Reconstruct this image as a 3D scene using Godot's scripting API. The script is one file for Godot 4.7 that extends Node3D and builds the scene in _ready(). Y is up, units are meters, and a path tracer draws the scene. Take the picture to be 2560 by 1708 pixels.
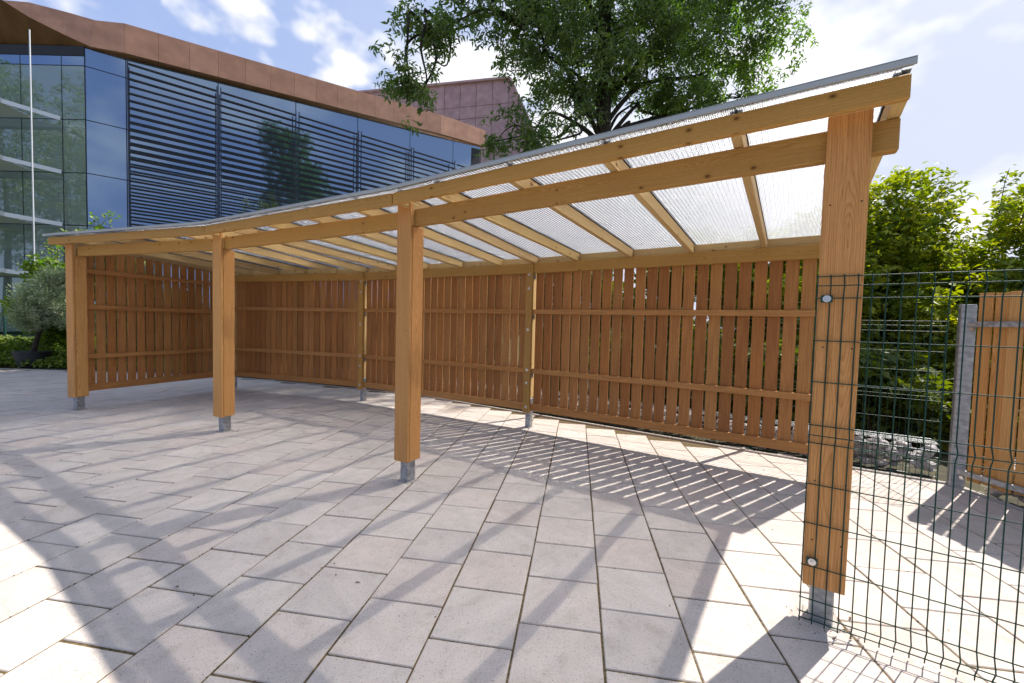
extends Node3D

# ---------------------------------------------------------------- camera, light, then setting, then things
var rng := RandomNumberGenerator.new()
var M := {}
var cache := {}
var used := {}

const SUN_TO := Vector3(0.507, 0.788, -0.349)   # towards the sun: behind the shelter, to the right

func _ready():
	rng.seed = 7
	make_camera_and_light()
	make_materials()
	make_ground()
	make_paving()
	make_office()
	make_far_building()
	make_shelter()
	make_front_fence()
	make_back_fence()
	make_gate()
	make_trees()
	make_hedge()
	make_garden()
	make_litter()
	make_moss()

func make_camera_and_light():
	var cam := Camera3D.new()
	cam.name = "camera"
	cam.fov = 78.68
	cam.near = 0.05
	cam.far = 4000.0
	add_child(cam)
	cam.transform = Transform3D(Basis(Vector3.RIGHT, -0.0411) * Basis(Vector3.BACK, 0.0258), Vector3(0, 1.5, 0))
	cam.current = true
	var sun := DirectionalLight3D.new()
	sun.name = "sun"
	sun.light_energy = 1.6
	sun.light_color = Color(1.0, 0.965, 0.92)
	sun.light_angular_distance = 0.55
	sun.shadow_enabled = true
	add_child(sun)
	sun.look_at_from_position(SUN_TO * 50.0, Vector3.ZERO, Vector3.UP)
	var env := Environment.new()
	env.tonemap_mode = Environment.TONE_MAPPER_LINEAR
	env.tonemap_exposure = EXPOSURE
	env.background_mode = Environment.BG_SKY
	env.sdfgi_enabled = true
	env.ssao_enabled = true
	env.ssil_enabled = true
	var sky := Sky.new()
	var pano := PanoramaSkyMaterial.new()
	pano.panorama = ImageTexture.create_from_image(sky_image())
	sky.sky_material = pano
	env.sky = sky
	var we := WorldEnvironment.new()
	we.name = "world"
	we.environment = env
	add_child(we)

const EXPOSURE := 1.82
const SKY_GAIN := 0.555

func sky_image() -> Image:
	# air and clouds: paler and whiter towards the sun and the horizon, cumulus from layered noise
	var w := 2048
	var h := 1024
	var im := Image.create(w, h, false, Image.FORMAT_RGBF)
	var n1 := FastNoiseLite.new()
	n1.seed = 11
	n1.frequency = 1.0
	n1.fractal_type = FastNoiseLite.FRACTAL_FBM
	n1.fractal_octaves = 5
	var n2 := FastNoiseLite.new()
	n2.seed = 23
	n2.frequency = 1.0
	n2.fractal_octaves = 3
	var sunv := SUN_TO.normalized()
	# cloud banks: azimuth (deg, 0 = straight ahead), elevation, half widths, strength
	var banks := [[-33.0, 32.5, 3.6, 4.2, 0.62, 0.75], [-26.0, 31.5, 2.8, 3.0, 0.58, 0.75], [-21.5, 28.0, 3.2, 2.6, 0.55, 0.75], [-20.0, 24.5, 2.6, 1.8, 0.5, 0.75], [-7.0, 28.0, 11.0, 6.0, 0.95, 0.7], [-50.0, 28.5, 4.0, 2.6, 0.5, 0.75], [4.0, 22.0, 18.0, 8.0, 0.75, 0.6],
		[33.0, 27.0, 10.0, 6.0, 0.85, 0.5], [26.0, 18.0, 10.0, 5.0, 0.6, 0.4], [45.0, 10.0, 9.0, 4.0, 0.8, 0.4], [16.0, 11.0, 26.0, 6.0, 0.5, 0.35], [-60.0, 12.0, 25.0, 6.0, 0.4, 0.5]]
	for j in h:
		var el := PI * (0.5 - (j + 0.5) / h)
		if el < 0.0:
			var gcol := Color(0.42, 0.46, 0.5)
			for i in w:
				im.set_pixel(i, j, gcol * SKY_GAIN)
			continue
		var ce := cos(el)
		var se := sin(el)
		for i in w:
			var az := TAU * (i + 0.5) / w
			var d := Vector3(sin(az) * ce, se, -cos(az) * ce)
			var c := d.dot(sunv)
			var low := pow(1.0 - se, 3.0)
			var t := clampf(0.02 + 0.58 * low, 0.0, 1.0)
			var near := pow(clampf(c * 0.5 + 0.5, 0, 1), 4.0)
			t = clampf(t + 0.92 * near, 0.0, 1.0)
			var r := lerpf(0.225, 0.84, t)
			var g := lerpf(0.385, 0.89, t)
			var b := lerpf(0.82, 1.02, t)
			var q := d / (se + 0.22)
			var f := n1.get_noise_3d(q.x * 1.6, q.z * 1.6, 3.0)
			var wisp := n2.get_noise_3d(d.x * 7.0 + 0.6 * f, d.y * 12.0, d.z * 7.0)
			var cover := 0.0
			var rough := 0.75
			var azd := rad_to_deg(az)
			if azd > 180.0:
				azd -= 360.0
			if absf(azd) < 88.0:
				var eld := rad_to_deg(el)
				for k in banks:
					var dx: float = (azd - k[0]) / k[2]
					var dy: float = (eld - k[1]) / k[3]
					var rr := dx * dx + dy * dy
					if rr < 6.0 and k[4] * exp(-rr * 0.8) > cover:
						cover = k[4] * exp(-rr * 0.8)
						rough = k[5]
			var fine := n1.get_noise_3d(d.x * 9.0, d.y * 15.0, d.z * 9.0)
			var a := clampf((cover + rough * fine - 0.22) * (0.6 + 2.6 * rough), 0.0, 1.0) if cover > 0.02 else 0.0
			a = maxf(a, clampf((f + 0.28 * wisp + 0.02) * 1.8, 0.0, 0.85) * smoothstep(0.03, 0.3, se) * maxf(0.1, maxf(smoothstep(58.0, 85.0, absf(azd)), smoothstep(0.6, 0.85, el))))  # extra cloud added outside the view to whiten and lift the ambient light
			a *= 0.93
			var white := 1.02 + 0.25 * near + 0.10 * wisp
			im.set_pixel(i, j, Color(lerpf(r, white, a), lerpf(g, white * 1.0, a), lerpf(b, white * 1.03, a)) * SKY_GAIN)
	return im

# ---------------------------------------------------------------- small helpers
func numbered(called: String) -> String:
	var k: int = used.get(called, -1) + 1
	used[called] = k
	return called if k == 0 else "%s_%03d" % [called, k]

func thing(called: String, label: String, category: String, at := Vector3.ZERO, group := "") -> Node3D:
	var o := Node3D.new()
	o.name = numbered(called)
	add_child(o)
	o.position = at
	o.set_meta("label", label)
	o.set_meta("category", category)
	if group != "":
		o.set_meta("group", group)
	return o

func group_part(called: String, parent: Node3D, at: Vector3) -> Node3D:
	var o := Node3D.new()
	o.name = called
	parent.add_child(o, true)
	o.global_position = at
	return o

func put(called: String, mesh: Mesh, mat: Material, parent: Node, xf := Transform3D.IDENTITY) -> MeshInstance3D:
	var o := MeshInstance3D.new()
	o.mesh = mesh
	o.material_override = mat
	o.name = called if parent != self else numbered(called)
	parent.add_child(o, true)
	o.global_transform = xf
	return o

func structure(called: String, mesh: Mesh, mat: Material) -> MeshInstance3D:
	var o := put(called, mesh, mat, self)
	o.set_meta("kind", "structure")
	return o

class MB:
	var v := PackedVector3Array()
	var n := PackedVector3Array()
	var uv := PackedVector2Array()
	var ix := PackedInt32Array()
	func poly(p: Array, nn: Vector3, t: Array):
		var at := v.size()
		var flip: bool = (p[1] - p[0]).cross(p[2] - p[0]).dot(nn) > 0.0
		for k in p.size():
			v.append(p[k])
			n.append(nn)
			uv.append(t[k] if t.size() > k else Vector2(p[k].x, p[k].y))
		for k in range(1, p.size() - 1):
			if flip:
				ix.append_array([at, at + k + 1, at + k])
			else:
				ix.append_array([at, at + k, at + k + 1])
	func face(p: Array, t := []):
		# normal from the points, given anticlockwise as seen from outside
		poly(p, (p[1] - p[0]).cross(p[2] - p[0]).normalized(), t)
	func box(lo: Vector3, hi: Vector3):
		var c := [Vector3(lo.x, lo.y, lo.z), Vector3(hi.x, lo.y, lo.z), Vector3(hi.x, hi.y, lo.z), Vector3(lo.x, hi.y, lo.z), Vector3(lo.x, lo.y, hi.z), Vector3(hi.x, lo.y, hi.z), Vector3(hi.x, hi.y, hi.z), Vector3(lo.x, hi.y, hi.z)]
		for f in [[0, 3, 2, 1, Vector3.FORWARD], [4, 5, 6, 7, Vector3.BACK], [0, 1, 5, 4, Vector3.DOWN], [3, 7, 6, 2, Vector3.UP], [0, 4, 7, 3, Vector3.LEFT], [1, 2, 6, 5, Vector3.RIGHT]]:
			var p := [c[f[0]], c[f[1]], c[f[2]], c[f[3]]]
			var t := []
			for q in p:
				t.append(Vector2(q.z, q.y) if absf(f[4].x) > 0.5 else (Vector2(q.x, q.z) if absf(f[4].y) > 0.5 else Vector2(q.x, q.y)))
			poly(p, f[4], t)
	func tube(pts: Array, radii: Array, sides: int, cap := true):
		var at := v.size()
		var side := Vector3.ZERO
		for k in pts.size():
			var d: Vector3 = (pts[mini(k + 1, pts.size() - 1)] - pts[maxi(k - 1, 0)]).normalized()
			if side == Vector3.ZERO:
				side = d.cross(Vector3.UP if absf(d.y) < 0.9 else Vector3.RIGHT).normalized()
			side = (side - d * side.dot(d)).normalized()
			var other := d.cross(side)
			for s in sides:
				var a := TAU * s / sides
				var nn := side * cos(a) + other * sin(a)
				v.append(pts[k] + nn * radii[mini(k, radii.size() - 1)])
				n.append(nn)
				uv.append(Vector2(float(s) / sides, k))
		for k in pts.size() - 1:
			for s in sides:
				var a0 := at + k * sides + s
				var a1 := at + k * sides + (s + 1) % sides
				ix.append_array([a0, a0 + sides, a1, a1, a0 + sides, a1 + sides])
		if cap:
			for e in [0, pts.size() - 1]:
				var d2: Vector3 = (pts[0] - pts[1]).normalized() if e == 0 else (pts[e] - pts[e - 1]).normalized()
				var ring := []
				for s in sides:
					ring.append(v[at + e * sides + s])
				poly(ring, d2, [])
	func mesh() -> ArrayMesh:
		var a := []
		a.resize(Mesh.ARRAY_MAX)
		a[Mesh.ARRAY_VERTEX] = v
		a[Mesh.ARRAY_NORMAL] = n
		a[Mesh.ARRAY_TEX_UV] = uv
		a[Mesh.ARRAY_INDEX] = ix
		var m := ArrayMesh.new()
		if v.size() > 0:
			m.add_surface_from_arrays(Mesh.PRIMITIVE_TRIANGLES, a)
		return m

# a chamfered timber or slab, length along x; u follows the grain (4 m a tile), v runs across (0.6 m a tile)
func board_mesh(l: float, h: float, t: float, c: float, pick := 0) -> ArrayMesh:
	var key := "b%.3f/%.3f/%.3f/%.3f/%d" % [l, h, t, c, pick]
	if cache.has(key):
		return cache[key]
	var u0 := fposmod(pick * 0.377, 1.0) * maxf(0.0, 0.98 - l / 4.0)
	var v0 := fposmod(pick * 0.6180339, 1.0) * 0.62
	var mb := MB.new()
	add_board(mb, Transform3D.IDENTITY, Vector3(l, h, t) * 0.5, c, u0, v0)
	cache[key] = mb.mesh()
	return cache[key]

func add_board(mb: MB, xf: Transform3D, e: Vector3, c: float, u0 := 0.0, v0 := 0.0, bottom := true):
	var P := func(sx: int, sy: int, sz: int, ax: int) -> Vector3:
		# corner (sx, sy, sz) of the face across axis ax: that axis at full reach, the others drawn in by c
		var q := Vector3(sx * (e.x - (0.0 if ax == 0 else c)), sy * (e.y - (0.0 if ax == 1 else c)), sz * (e.z - (0.0 if ax == 2 else c)))
		return q
	var T := func(q: Vector3, ax: int) -> Vector2:
		if ax == 0:
			return Vector2(u0 + 0.013 * q.z / 0.1, v0 + (q.y + e.y) / 0.6)
		if ax == 1:
			return Vector2(u0 + (q.x + e.x) / 4.0, v0 + 0.06 + (q.z + e.z) / 0.6)
		return Vector2(u0 + (q.x + e.x) / 4.0, v0 + (q.y + e.y) / 0.6)
	var add := func(pts: Array, nn: Vector3, ax: int):
		var w := []
		var t := []
		for q in pts:
			w.append(xf * q)
			t.append(T.call(q, ax))
		mb.poly(w, (xf.basis * nn).normalized(), t)
	for s in [-1, 1]:
		add.call([P.call(s, -1, -1, 0), P.call(s, 1, -1, 0), P.call(s, 1, 1, 0), P.call(s, -1, 1, 0)], Vector3(s, 0, 0), 0)
		if bottom or s == 1:
			add.call([P.call(-1, s, -1, 1), P.call(1, s, -1, 1), P.call(1, s, 1, 1), P.call(-1, s, 1, 1)], Vector3(0, s, 0), 1)
		add.call([P.call(-1, -1, s, 2), P.call(1, -1, s, 2), P.call(1, 1, s, 2), P.call(-1, 1, s, 2)], Vector3(0, 0, s), 2)
	if c <= 0.0:
		return
	for a in [-1, 1]:
		for b in [-1, 1]:
			if not bottom and (a == -1):
				continue
			# edges along x (y = a, z = b), along z (x = b, y = a)
			add.call([P.call(-1, a, b, 1), P.call(1, a, b, 1), P.call(1, a, b, 2), P.call(-1, a, b, 2)], Vector3(0, a, b).normalized(), 1)
			add.call([P.call(b, a, -1, 1), P.call(b, a, 1, 1), P.call(b, a, 1, 0), P.call(b, a, -1, 0)], Vector3(b, a, 0).normalized(), 1)
	for a in [-1, 1]:
		for b in [-1, 1]:
			add.call([P.call(a, -1, b, 0), P.call(a, 1, b, 0), P.call(a, 1, b, 2), P.call(a, -1, b, 2)], Vector3(a, 0, b).normalized(), 2)
	for a in [-1, 1]:
		for b in [-1, 1]:
			for g in [-1, 1]:
				if not bottom and b == -1:
					continue
				add.call([P.call(a, b, g, 0), P.call(a, b, g, 1), P.call(a, b, g, 2)], Vector3(a, b, g).normalized(), 1)

# a timber from a to b: h is its size along up, t the other one
func timber(called: String, a: Vector3, b: Vector3, h: float, t: float, mat: Material, parent: Node, up := Vector3.UP, c := 0.004, pick := -1) -> MeshInstance3D:
	var x := (b - a).normalized()
	var z := x.cross(up).normalized()
	var y := z.cross(x)
	if pick < 0:
		pick = rng.randi() % 8
	return put(called, board_mesh(snappedf((b - a).length(), 0.001), h, t, c, pick), mat, parent, Transform3D(Basis(x, y, z), (a + b) * 0.5))

func g3(x: float, z: float, y := 0.0) -> Vector3:
	return Vector3(x, y, z)

func jitter(s: float) -> float:
	return rng.randf_range(-s, s)

# ---------------------------------------------------------------- materials
func std(col: Color, rough := 0.8, metal := 0.0) -> StandardMaterial3D:
	var m := StandardMaterial3D.new()
	m.albedo_color = col
	m.roughness = rough
	m.metallic = metal
	return m

func lin(r: float, g: float, b: float) -> Color:
	return Color(r, g, b).linear_to_srgb()

func noise(sd: int, freq := 1.0, oct := 3) -> FastNoiseLite:
	var n := FastNoiseLite.new()
	n.seed = sd
	n.frequency = freq
	n.fractal_type = FastNoiseLite.FRACTAL_FBM
	n.fractal_octaves = oct
	return n

# growth rings cut by the face of a board, 4 m x 0.6 m; dark and light are the two ends of the colour range
func wood_image(w: int, h: int, sd: int, dark: Color, light: Color, ring: float, ring_amp: float, streak_amp: float, knots: int) -> ImageTexture:
	var data := PackedByteArray()
	data.resize(w * h * 3)
	var na := noise(sd, 1.0, 2)
	var nb := noise(sd + 1, 1.0, 3)
	var r := RandomNumberGenerator.new()
	r.seed = sd
	var kn := []
	for k in knots:
		kn.append(Vector3(r.randf() * 4.0, r.randf() * 0.6, r.randf_range(0.006, 0.015)))
	var cracks := []
	for k in 14:
		cracks.append([r.randf() * 4.0, r.randf_range(0.15, 0.55), r.randf() * 0.6, r.randf_range(-0.012, 0.012)])
	for i in w:
		var x := 4.0 * i / w
		var near := []
		for k in kn:
			if absf(k.x - x) < 0.14:
				near.append(k)
		var slits := []
		for k in cracks:
			if x > k[0] and x < k[0] + k[1]:
				slits.append(k[2] + k[3] * (x - k[0]) / k[1] + 0.002 * na.get_noise_2d(x * 9.0, k[2] * 50.0))
		var cy := 0.1 + 0.05 * na.get_noise_2d(x * 0.6, 5.0)
		var cz := 0.022 + 0.05 * na.get_noise_2d(x * 0.9, 40.0)
		var cy2 := 0.43 + 0.06 * na.get_noise_2d(x * 0.5, 90.0)
		for j in h:
			var y := 0.6 * j / h
			var yy := y - (cy if y < 0.27 else cy2)
			var rad := sqrt(yy * yy + cz * cz)
			rad += 0.004 * nb.get_noise_2d(x * 3.0, y * 25.0)
			var kd := 0.0
			for k in near:
				var dx: float = (x - k.x) / 1.5
				var dy: float = y - k.y
				var dd := dx * dx + dy * dy
				kd = maxf(kd, exp(-dd / (k.z * k.z)))
				rad += 0.007 * exp(-dd / (9.0 * k.z * k.z))
			var ph := rad / ring
			ph -= floorf(ph)
			var late := smoothstep(0.35, 0.9, ph) * (1.0 - smoothstep(0.92, 1.0, ph))
			var st := nb.get_noise_2d(x * 1.6, y * 110.0)
			var fine := na.get_noise_2d(x * 22.0, y * 900.0)
			var t := clampf(0.62 + streak_amp * st + 0.13 * fine - ring_amp * late - 0.75 * kd, 0.0, 1.0)
			for k in slits:
				if absf(y - k) < 0.0011:
					t *= 0.25
			var c := dark.lerp(light, t)
			if kd > 0.45:
				c = c.lerp(Color(0.2, 0.12, 0.07), (kd - 0.45) * 0.9)
			var o := (j * w + i) * 3
			data[o] = int(c.r * 255.0)
			data[o + 1] = int(c.g * 255.0)
			data[o + 2] = int(c.b * 255.0)
	return ImageTexture.create_from_image(Image.create_from_data(w, h, false, Image.FORMAT_RGB8, data))

func wood(tex: Texture2D, tint: Color, rough := 0.72) -> StandardMaterial3D:
	var m := std(tint, rough)
	m.albedo_texture = tex
	m.metallic_specular = 0.35
	return m

# speckled cast concrete: fine aggregate of several tones, 0.8 m a tile
func speckle_image(sd: int, base: Color, amp: float, specks: int, blotch: float) -> ImageTexture:
	var s := 1024
	var r := RandomNumberGenerator.new()
	r.seed = sd
	var n := noise(sd, 1.0, 4)
	var stain := noise(sd + 7, 1.0, 5)
	var data := PackedByteArray()
	data.resize(s * s * 3)
	for j in s:
		for i in s:
			var a := TAU * i / s
			var b := TAU * j / s
			var k := 1.0 + amp * r.randf_range(-1.0, 1.0) + blotch * n.get_noise_3d(cos(a) * 1.4 + 3.0, sin(a) * 1.4 + cos(b) * 1.4, sin(b) * 1.4)
			var q := stain.get_noise_3d(cos(a) * 2.6, sin(a) * 2.6 + cos(b) * 2.6, sin(b) * 2.6 + 9.0)
			var dirt := smoothstep(0.16, 0.42, q + 0.06 * r.randf_range(-1.0, 1.0))
			k *= 1.0 - 0.035 * dirt
			var o := (j * s + i) * 3
			data[o] = int(clampf(base.r * k, 0, 1) * 255)
			data[o + 1] = int(clampf(base.g * k, 0, 1) * 255)
			data[o + 2] = int(clampf(base.b * k * (1.0 - 0.012 * dirt), 0, 1) * 255)
	for q in specks:
		var x := r.randi() % s
		var y := r.randi() % s
		var k2 := r.randf_range(0.45, 0.85) if r.randf() < 0.7 else r.randf_range(1.05, 1.2)
		for dy in (1 if r.randf() < 0.7 else 2):
			for dx in (1 if r.randf() < 0.6 else 2):
				var o2 := (((y + dy) % s) * s + (x + dx) % s) * 3
				for ch in 3:
					data[o2 + ch] = int(clampf(data[o2 + ch] * k2, 0, 255))
	return ImageTexture.create_from_image(Image.create_from_data(s, s, false, Image.FORMAT_RGB8, data))

func blotch_texture(sd: int, freq: float, a: Color, b: Color, size := 512) -> NoiseTexture2D:
	var t := NoiseTexture2D.new()
	t.width = size
	t.height = size
	t.seamless = true
	t.noise = noise(sd, freq, 5)
	var g := Gradient.new()
	g.set_color(0, a)
	g.set_color(1, b)
	t.color_ramp = g
	return t

func tri(m: StandardMaterial3D, scale: float, world := true) -> StandardMaterial3D:
	m.uv1_triplanar = true
	m.uv1_world_triplanar = world
	m.uv1_scale = Vector3.ONE * scale
	return m

func make_materials():
	var hard := wood_image(1536, 384, 31, Color(0.60, 0.425, 0.245), Color(0.895, 0.71, 0.465), 0.0085, 0.26, 0.26, 0)
	var slatw := wood_image(1024, 384, 57, Color(0.49, 0.33, 0.185), Color(0.83, 0.63, 0.40), 0.0065, 0.20, 0.34, 0)
	var soft := wood_image(1536, 384, 83, Color(0.62, 0.49, 0.29), Color(0.925, 0.815, 0.595), 0.0060, 0.22, 0.16, 20)
	M.post = []
	for c in [Color(1.0, 0.96, 0.93), Color(1.0, 0.97, 0.92), Color(0.96, 0.92, 0.88), Color(0.99, 0.94, 0.9)]:
		M.post.append(wood(hard, c))
	M.slat = []
	for c in [Color(0.97, 0.92, 0.88), Color(0.90, 0.84, 0.79), Color(0.98, 0.95, 0.91), Color(0.88, 0.80, 0.74), Color(0.97, 0.91, 0.85), Color(0.92, 0.88, 0.84), Color(0.94, 0.86, 0.78), Color(0.85, 0.78, 0.73)]:
		M.slat.append(wood(slatw, c))
	M.rail = [wood(slatw, Color(1.0, 0.98, 0.95)), wood(slatw, Color(0.97, 0.93, 0.88))]
	M.soft = []
	for c in [Color(0.97, 0.97, 0.98), Color(1.0, 1.0, 1.0), Color(0.95, 0.94, 0.95), Color(0.98, 0.98, 0.95)]:
		M.soft.append(wood(soft, c))
	M.beam = [wood(soft, Color(0.86, 0.775, 0.62)), wood(soft, Color(0.885, 0.79, 0.625)), wood(soft, Color(0.835, 0.755, 0.62))]
	M.gate = [wood(hard, Color(1.0, 0.98, 0.92)), wood(hard, Color(0.97, 0.93, 0.86)), wood(hard, Color(1.0, 1.0, 0.98))]

	M.galv = tri(std(Color(0.78, 0.79, 0.8), 0.5, 0.65), 3.0)
	M.galv.albedo_texture = blotch_texture(5, 0.02, Color(0.62, 0.63, 0.64), Color(1, 1, 1), 256)
	M.screw = std(Color(0.2, 0.17, 0.14), 0.5, 0.5)
	M.bolt = std(Color(0.8, 0.8, 0.8), 0.35, 0.9)
	M.trim = std(Color(0.64, 0.66, 0.66), 0.5, 0.3)
	M.gasket = std(Color(0.06, 0.06, 0.065), 0.7)
	M.wire = std(lin(0.012, 0.05, 0.037), 0.5)
	M.wire.metallic_specular = 0.3
	M.clip = std(lin(0.01, 0.045, 0.03), 0.4)

	# translucent twin-wall sheet: part of the light goes straight through, the rest is scattered
	M.sheet = tri(std(Color(0.80, 0.815, 0.84, 0.2), 0.35), 0.9)
	M.sheet.albedo_texture = blotch_texture(51, 0.012, Color(0.80, 0.80, 0.79), Color(1, 1, 1), 512)
	M.sheet.transparency = BaseMaterial3D.TRANSPARENCY_ALPHA
	M.sheet.backlight_enabled = true
	M.sheet.backlight = Color(1.3, 1.31, 1.33)

	M.web = tri(std(Color(0.5, 0.53, 0.6, 0.6), 0.35), 0.9)
	M.web.albedo_texture = M.sheet.albedo_texture
	M.web.transparency = BaseMaterial3D.TRANSPARENCY_ALPHA
	M.web.backlight_enabled = true
	M.web.backlight = Color(1.2, 1.21, 1.24)

	# hazy core of the sheet: clear plastic with a rough skin, which spreads the sun by some degrees
	M.haze_core = std(Color(0.95, 0.96, 0.975, 0.02), 0.5)
	M.haze_core.refraction_enabled = true
	M.haze_core.refraction_scale = 0.05
	M.haze_core.transparency = BaseMaterial3D.TRANSPARENCY_ALPHA

	M.paver = []
	var sp := speckle_image(3, Color(0.86, 0.86, 0.86), 0.055, 22000, 0.06)
	for c in [Color(0.83, 0.797, 0.765), Color(0.838, 0.797, 0.764), Color(0.82, 0.787, 0.76), Color(0.83, 0.784, 0.75), Color(0.802, 0.77, 0.742), Color(0.845, 0.813, 0.783)]:
		var m := tri(std(c, 0.85), 0.57)
		m.albedo_texture = sp
		m.metallic_specular = 0.3
		M.paver.append(m)
	M.sand = tri(std(Color(0.75, 0.72, 0.66), 0.95), 2.2)
	M.sand.albedo_texture = blotch_texture(8, 0.035, Color(0.24, 0.22, 0.12), Color(0.68, 0.58, 0.42))
	M.soil = tri(std(Color(0.8, 0.8, 0.8), 0.95), 0.35)
	M.soil.albedo_texture = blotch_texture(9, 0.02, Color(0.17, 0.16, 0.09), Color(0.36, 0.34, 0.2))
	M.lawn = tri(std(Color(0.75, 0.8, 0.7), 0.95), 0.1)
	M.lawn.albedo_texture = blotch_texture(19, 0.03, Color(0.20, 0.27, 0.10), Color(0.34, 0.40, 0.17))
	M.concrete = tri(std(Color(0.72, 0.70, 0.67), 0.9), 1.0)
	M.concrete.albedo_texture = sp
	M.stone = []
	for c in [Color(0.62, 0.61, 0.60), Color(0.50, 0.49, 0.48), Color(0.70, 0.69, 0.68)]:
		M.stone.append(std(c, 0.9))

	# building
	var cop := blotch_texture(21, 0.012, Color(0.80, 0.78, 0.78), Color(1, 1, 1))
	M.copper = []
	for c in [Color(0.83, 0.61, 0.495), Color(0.82, 0.60, 0.485), Color(0.84, 0.62, 0.505), Color(0.81, 0.59, 0.48)]:
		var m2 := tri(std(c, 0.5, 0.1), 0.14)
		m2.albedo_texture = cop
		M.copper.append(m2)
	M.plum = []
	for c in [Color(0.73, 0.605, 0.605), Color(0.74, 0.615, 0.61), Color(0.72, 0.595, 0.60)]:
		var m3 := tri(std(c, 0.6, 0.1), 0.1)
		m3.albedo_texture = cop
		M.plum.append(m3)
	M.glass = std(Color(0.49, 0.58, 0.69, 0.68), 0.015, 0.74)
	M.glass.transparency = BaseMaterial3D.TRANSPARENCY_ALPHA
	M.glass_clear = std(Color(0.66, 0.72, 0.70, 0.36), 0.015, 0.4)
	M.glass_clear.transparency = BaseMaterial3D.TRANSPARENCY_ALPHA
	M.dark = std(Color(0.10, 0.105, 0.12), 0.45, 0.3)
	M.frame = std(Color(0.16, 0.17, 0.22), 0.4, 0.4)
	M.louvre = std(Color(0.13, 0.12, 0.12), 0.42, 0.5)
	M.interior = std(Color(0.22, 0.23, 0.22), 0.9)
	M.slab = std(Color(0.72, 0.73, 0.70), 0.9)
	M.column = std(Color(0.88, 0.95, 0.92), 0.6)
	M.white_metal = std(Color(0.82, 0.83, 0.85), 0.4, 0.35)
	M.raft = std(Color(0.93, 0.93, 0.86), 0.7)

	M.bark = tri(std(Color(0.9, 0.9, 0.9), 0.95), 1.2)
	M.bark.albedo_texture = blotch_texture(41, 0.03, Color(0.13, 0.11, 0.09), Color(0.33, 0.28, 0.23), 256)
	M.twig = std(Color(0.28, 0.23, 0.17), 0.9)
	M.leaf = leaf_material(Color(0.75, 0.95, 0.3))
	M.leaf_hedge = leaf_material(Color(0.97, 0.98, 0.2))
	M.leaf_gloss = leaf_material(Color(0.6, 0.8, 0.25))
	M.leaf_gloss.roughness = 0.35
	M.pot = std(Color(0.10, 0.10, 0.105), 0.6)
	M.moss = tri(std(Color(0.8, 0.8, 0.8), 0.95), 3.0)
	M.moss.albedo_texture = blotch_texture(77, 0.05, Color(0.16, 0.15, 0.07), Color(0.40, 0.36, 0.22), 256)
	M.litter = std(Color(0.33, 0.22, 0.12), 0.9)
	M.grass = leaf_material(Color(0.8, 1.0, 0.35))

func leaf_material(through: Color) -> StandardMaterial3D:
	var m := std(Color.WHITE, 0.5)
	m.vertex_color_use_as_albedo = true
	m.backlight_enabled = true
	m.backlight = through
	m.metallic_specular = 0.45
	return m

# ---------------------------------------------------------------- ground and paving
const GRID_YAW := 0.1561
const PAVE := [Vector2(4.42, 4.5), Vector2(4.42, -4.12), Vector2(3.0, -5.05), Vector2(0.6, -6.72), Vector2(-1.89, -8.42), Vector2(-4.4, -9.42), Vector2(-8.0, -10.62), Vector2(-34.0, -10.95), Vector2(-34.0, 4.5)]

func make_ground():
	var mb := MB.new()
	mb.poly([Vector3(-900, -0.06, -900), Vector3(900, -0.06, -900), Vector3(900, -0.06, 900), Vector3(-900, -0.06, 900)], Vector3.UP, [])
	structure("ground", mb.mesh(), M.lawn)
	# bare soil bed behind the paving, up to the hedge
	mb = MB.new()
	var bed := [Vector2(4.47, -4.2), Vector2(4.47, 4.5), Vector2(16, 4.5), Vector2(16, -14), Vector2(-34, -17), Vector2(-34, -11.0), Vector2(-8, -10.7), Vector2(-4.4, -9.5), Vector2(-1.89, -8.5), Vector2(0.6, -6.8), Vector2(3.0, -5.13)]
	var tr := Geometry2D.triangulate_polygon(PackedVector2Array(bed))
	for k in range(0, tr.size(), 3):
		mb.poly([g3(bed[tr[k]].x, bed[tr[k]].y, -0.03), g3(bed[tr[k + 1]].x, bed[tr[k + 1]].y, -0.03), g3(bed[tr[k + 2]].x, bed[tr[k + 2]].y, -0.03)], Vector3.UP, [])
	structure("planting_bed", mb.mesh(), M.soil)

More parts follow.
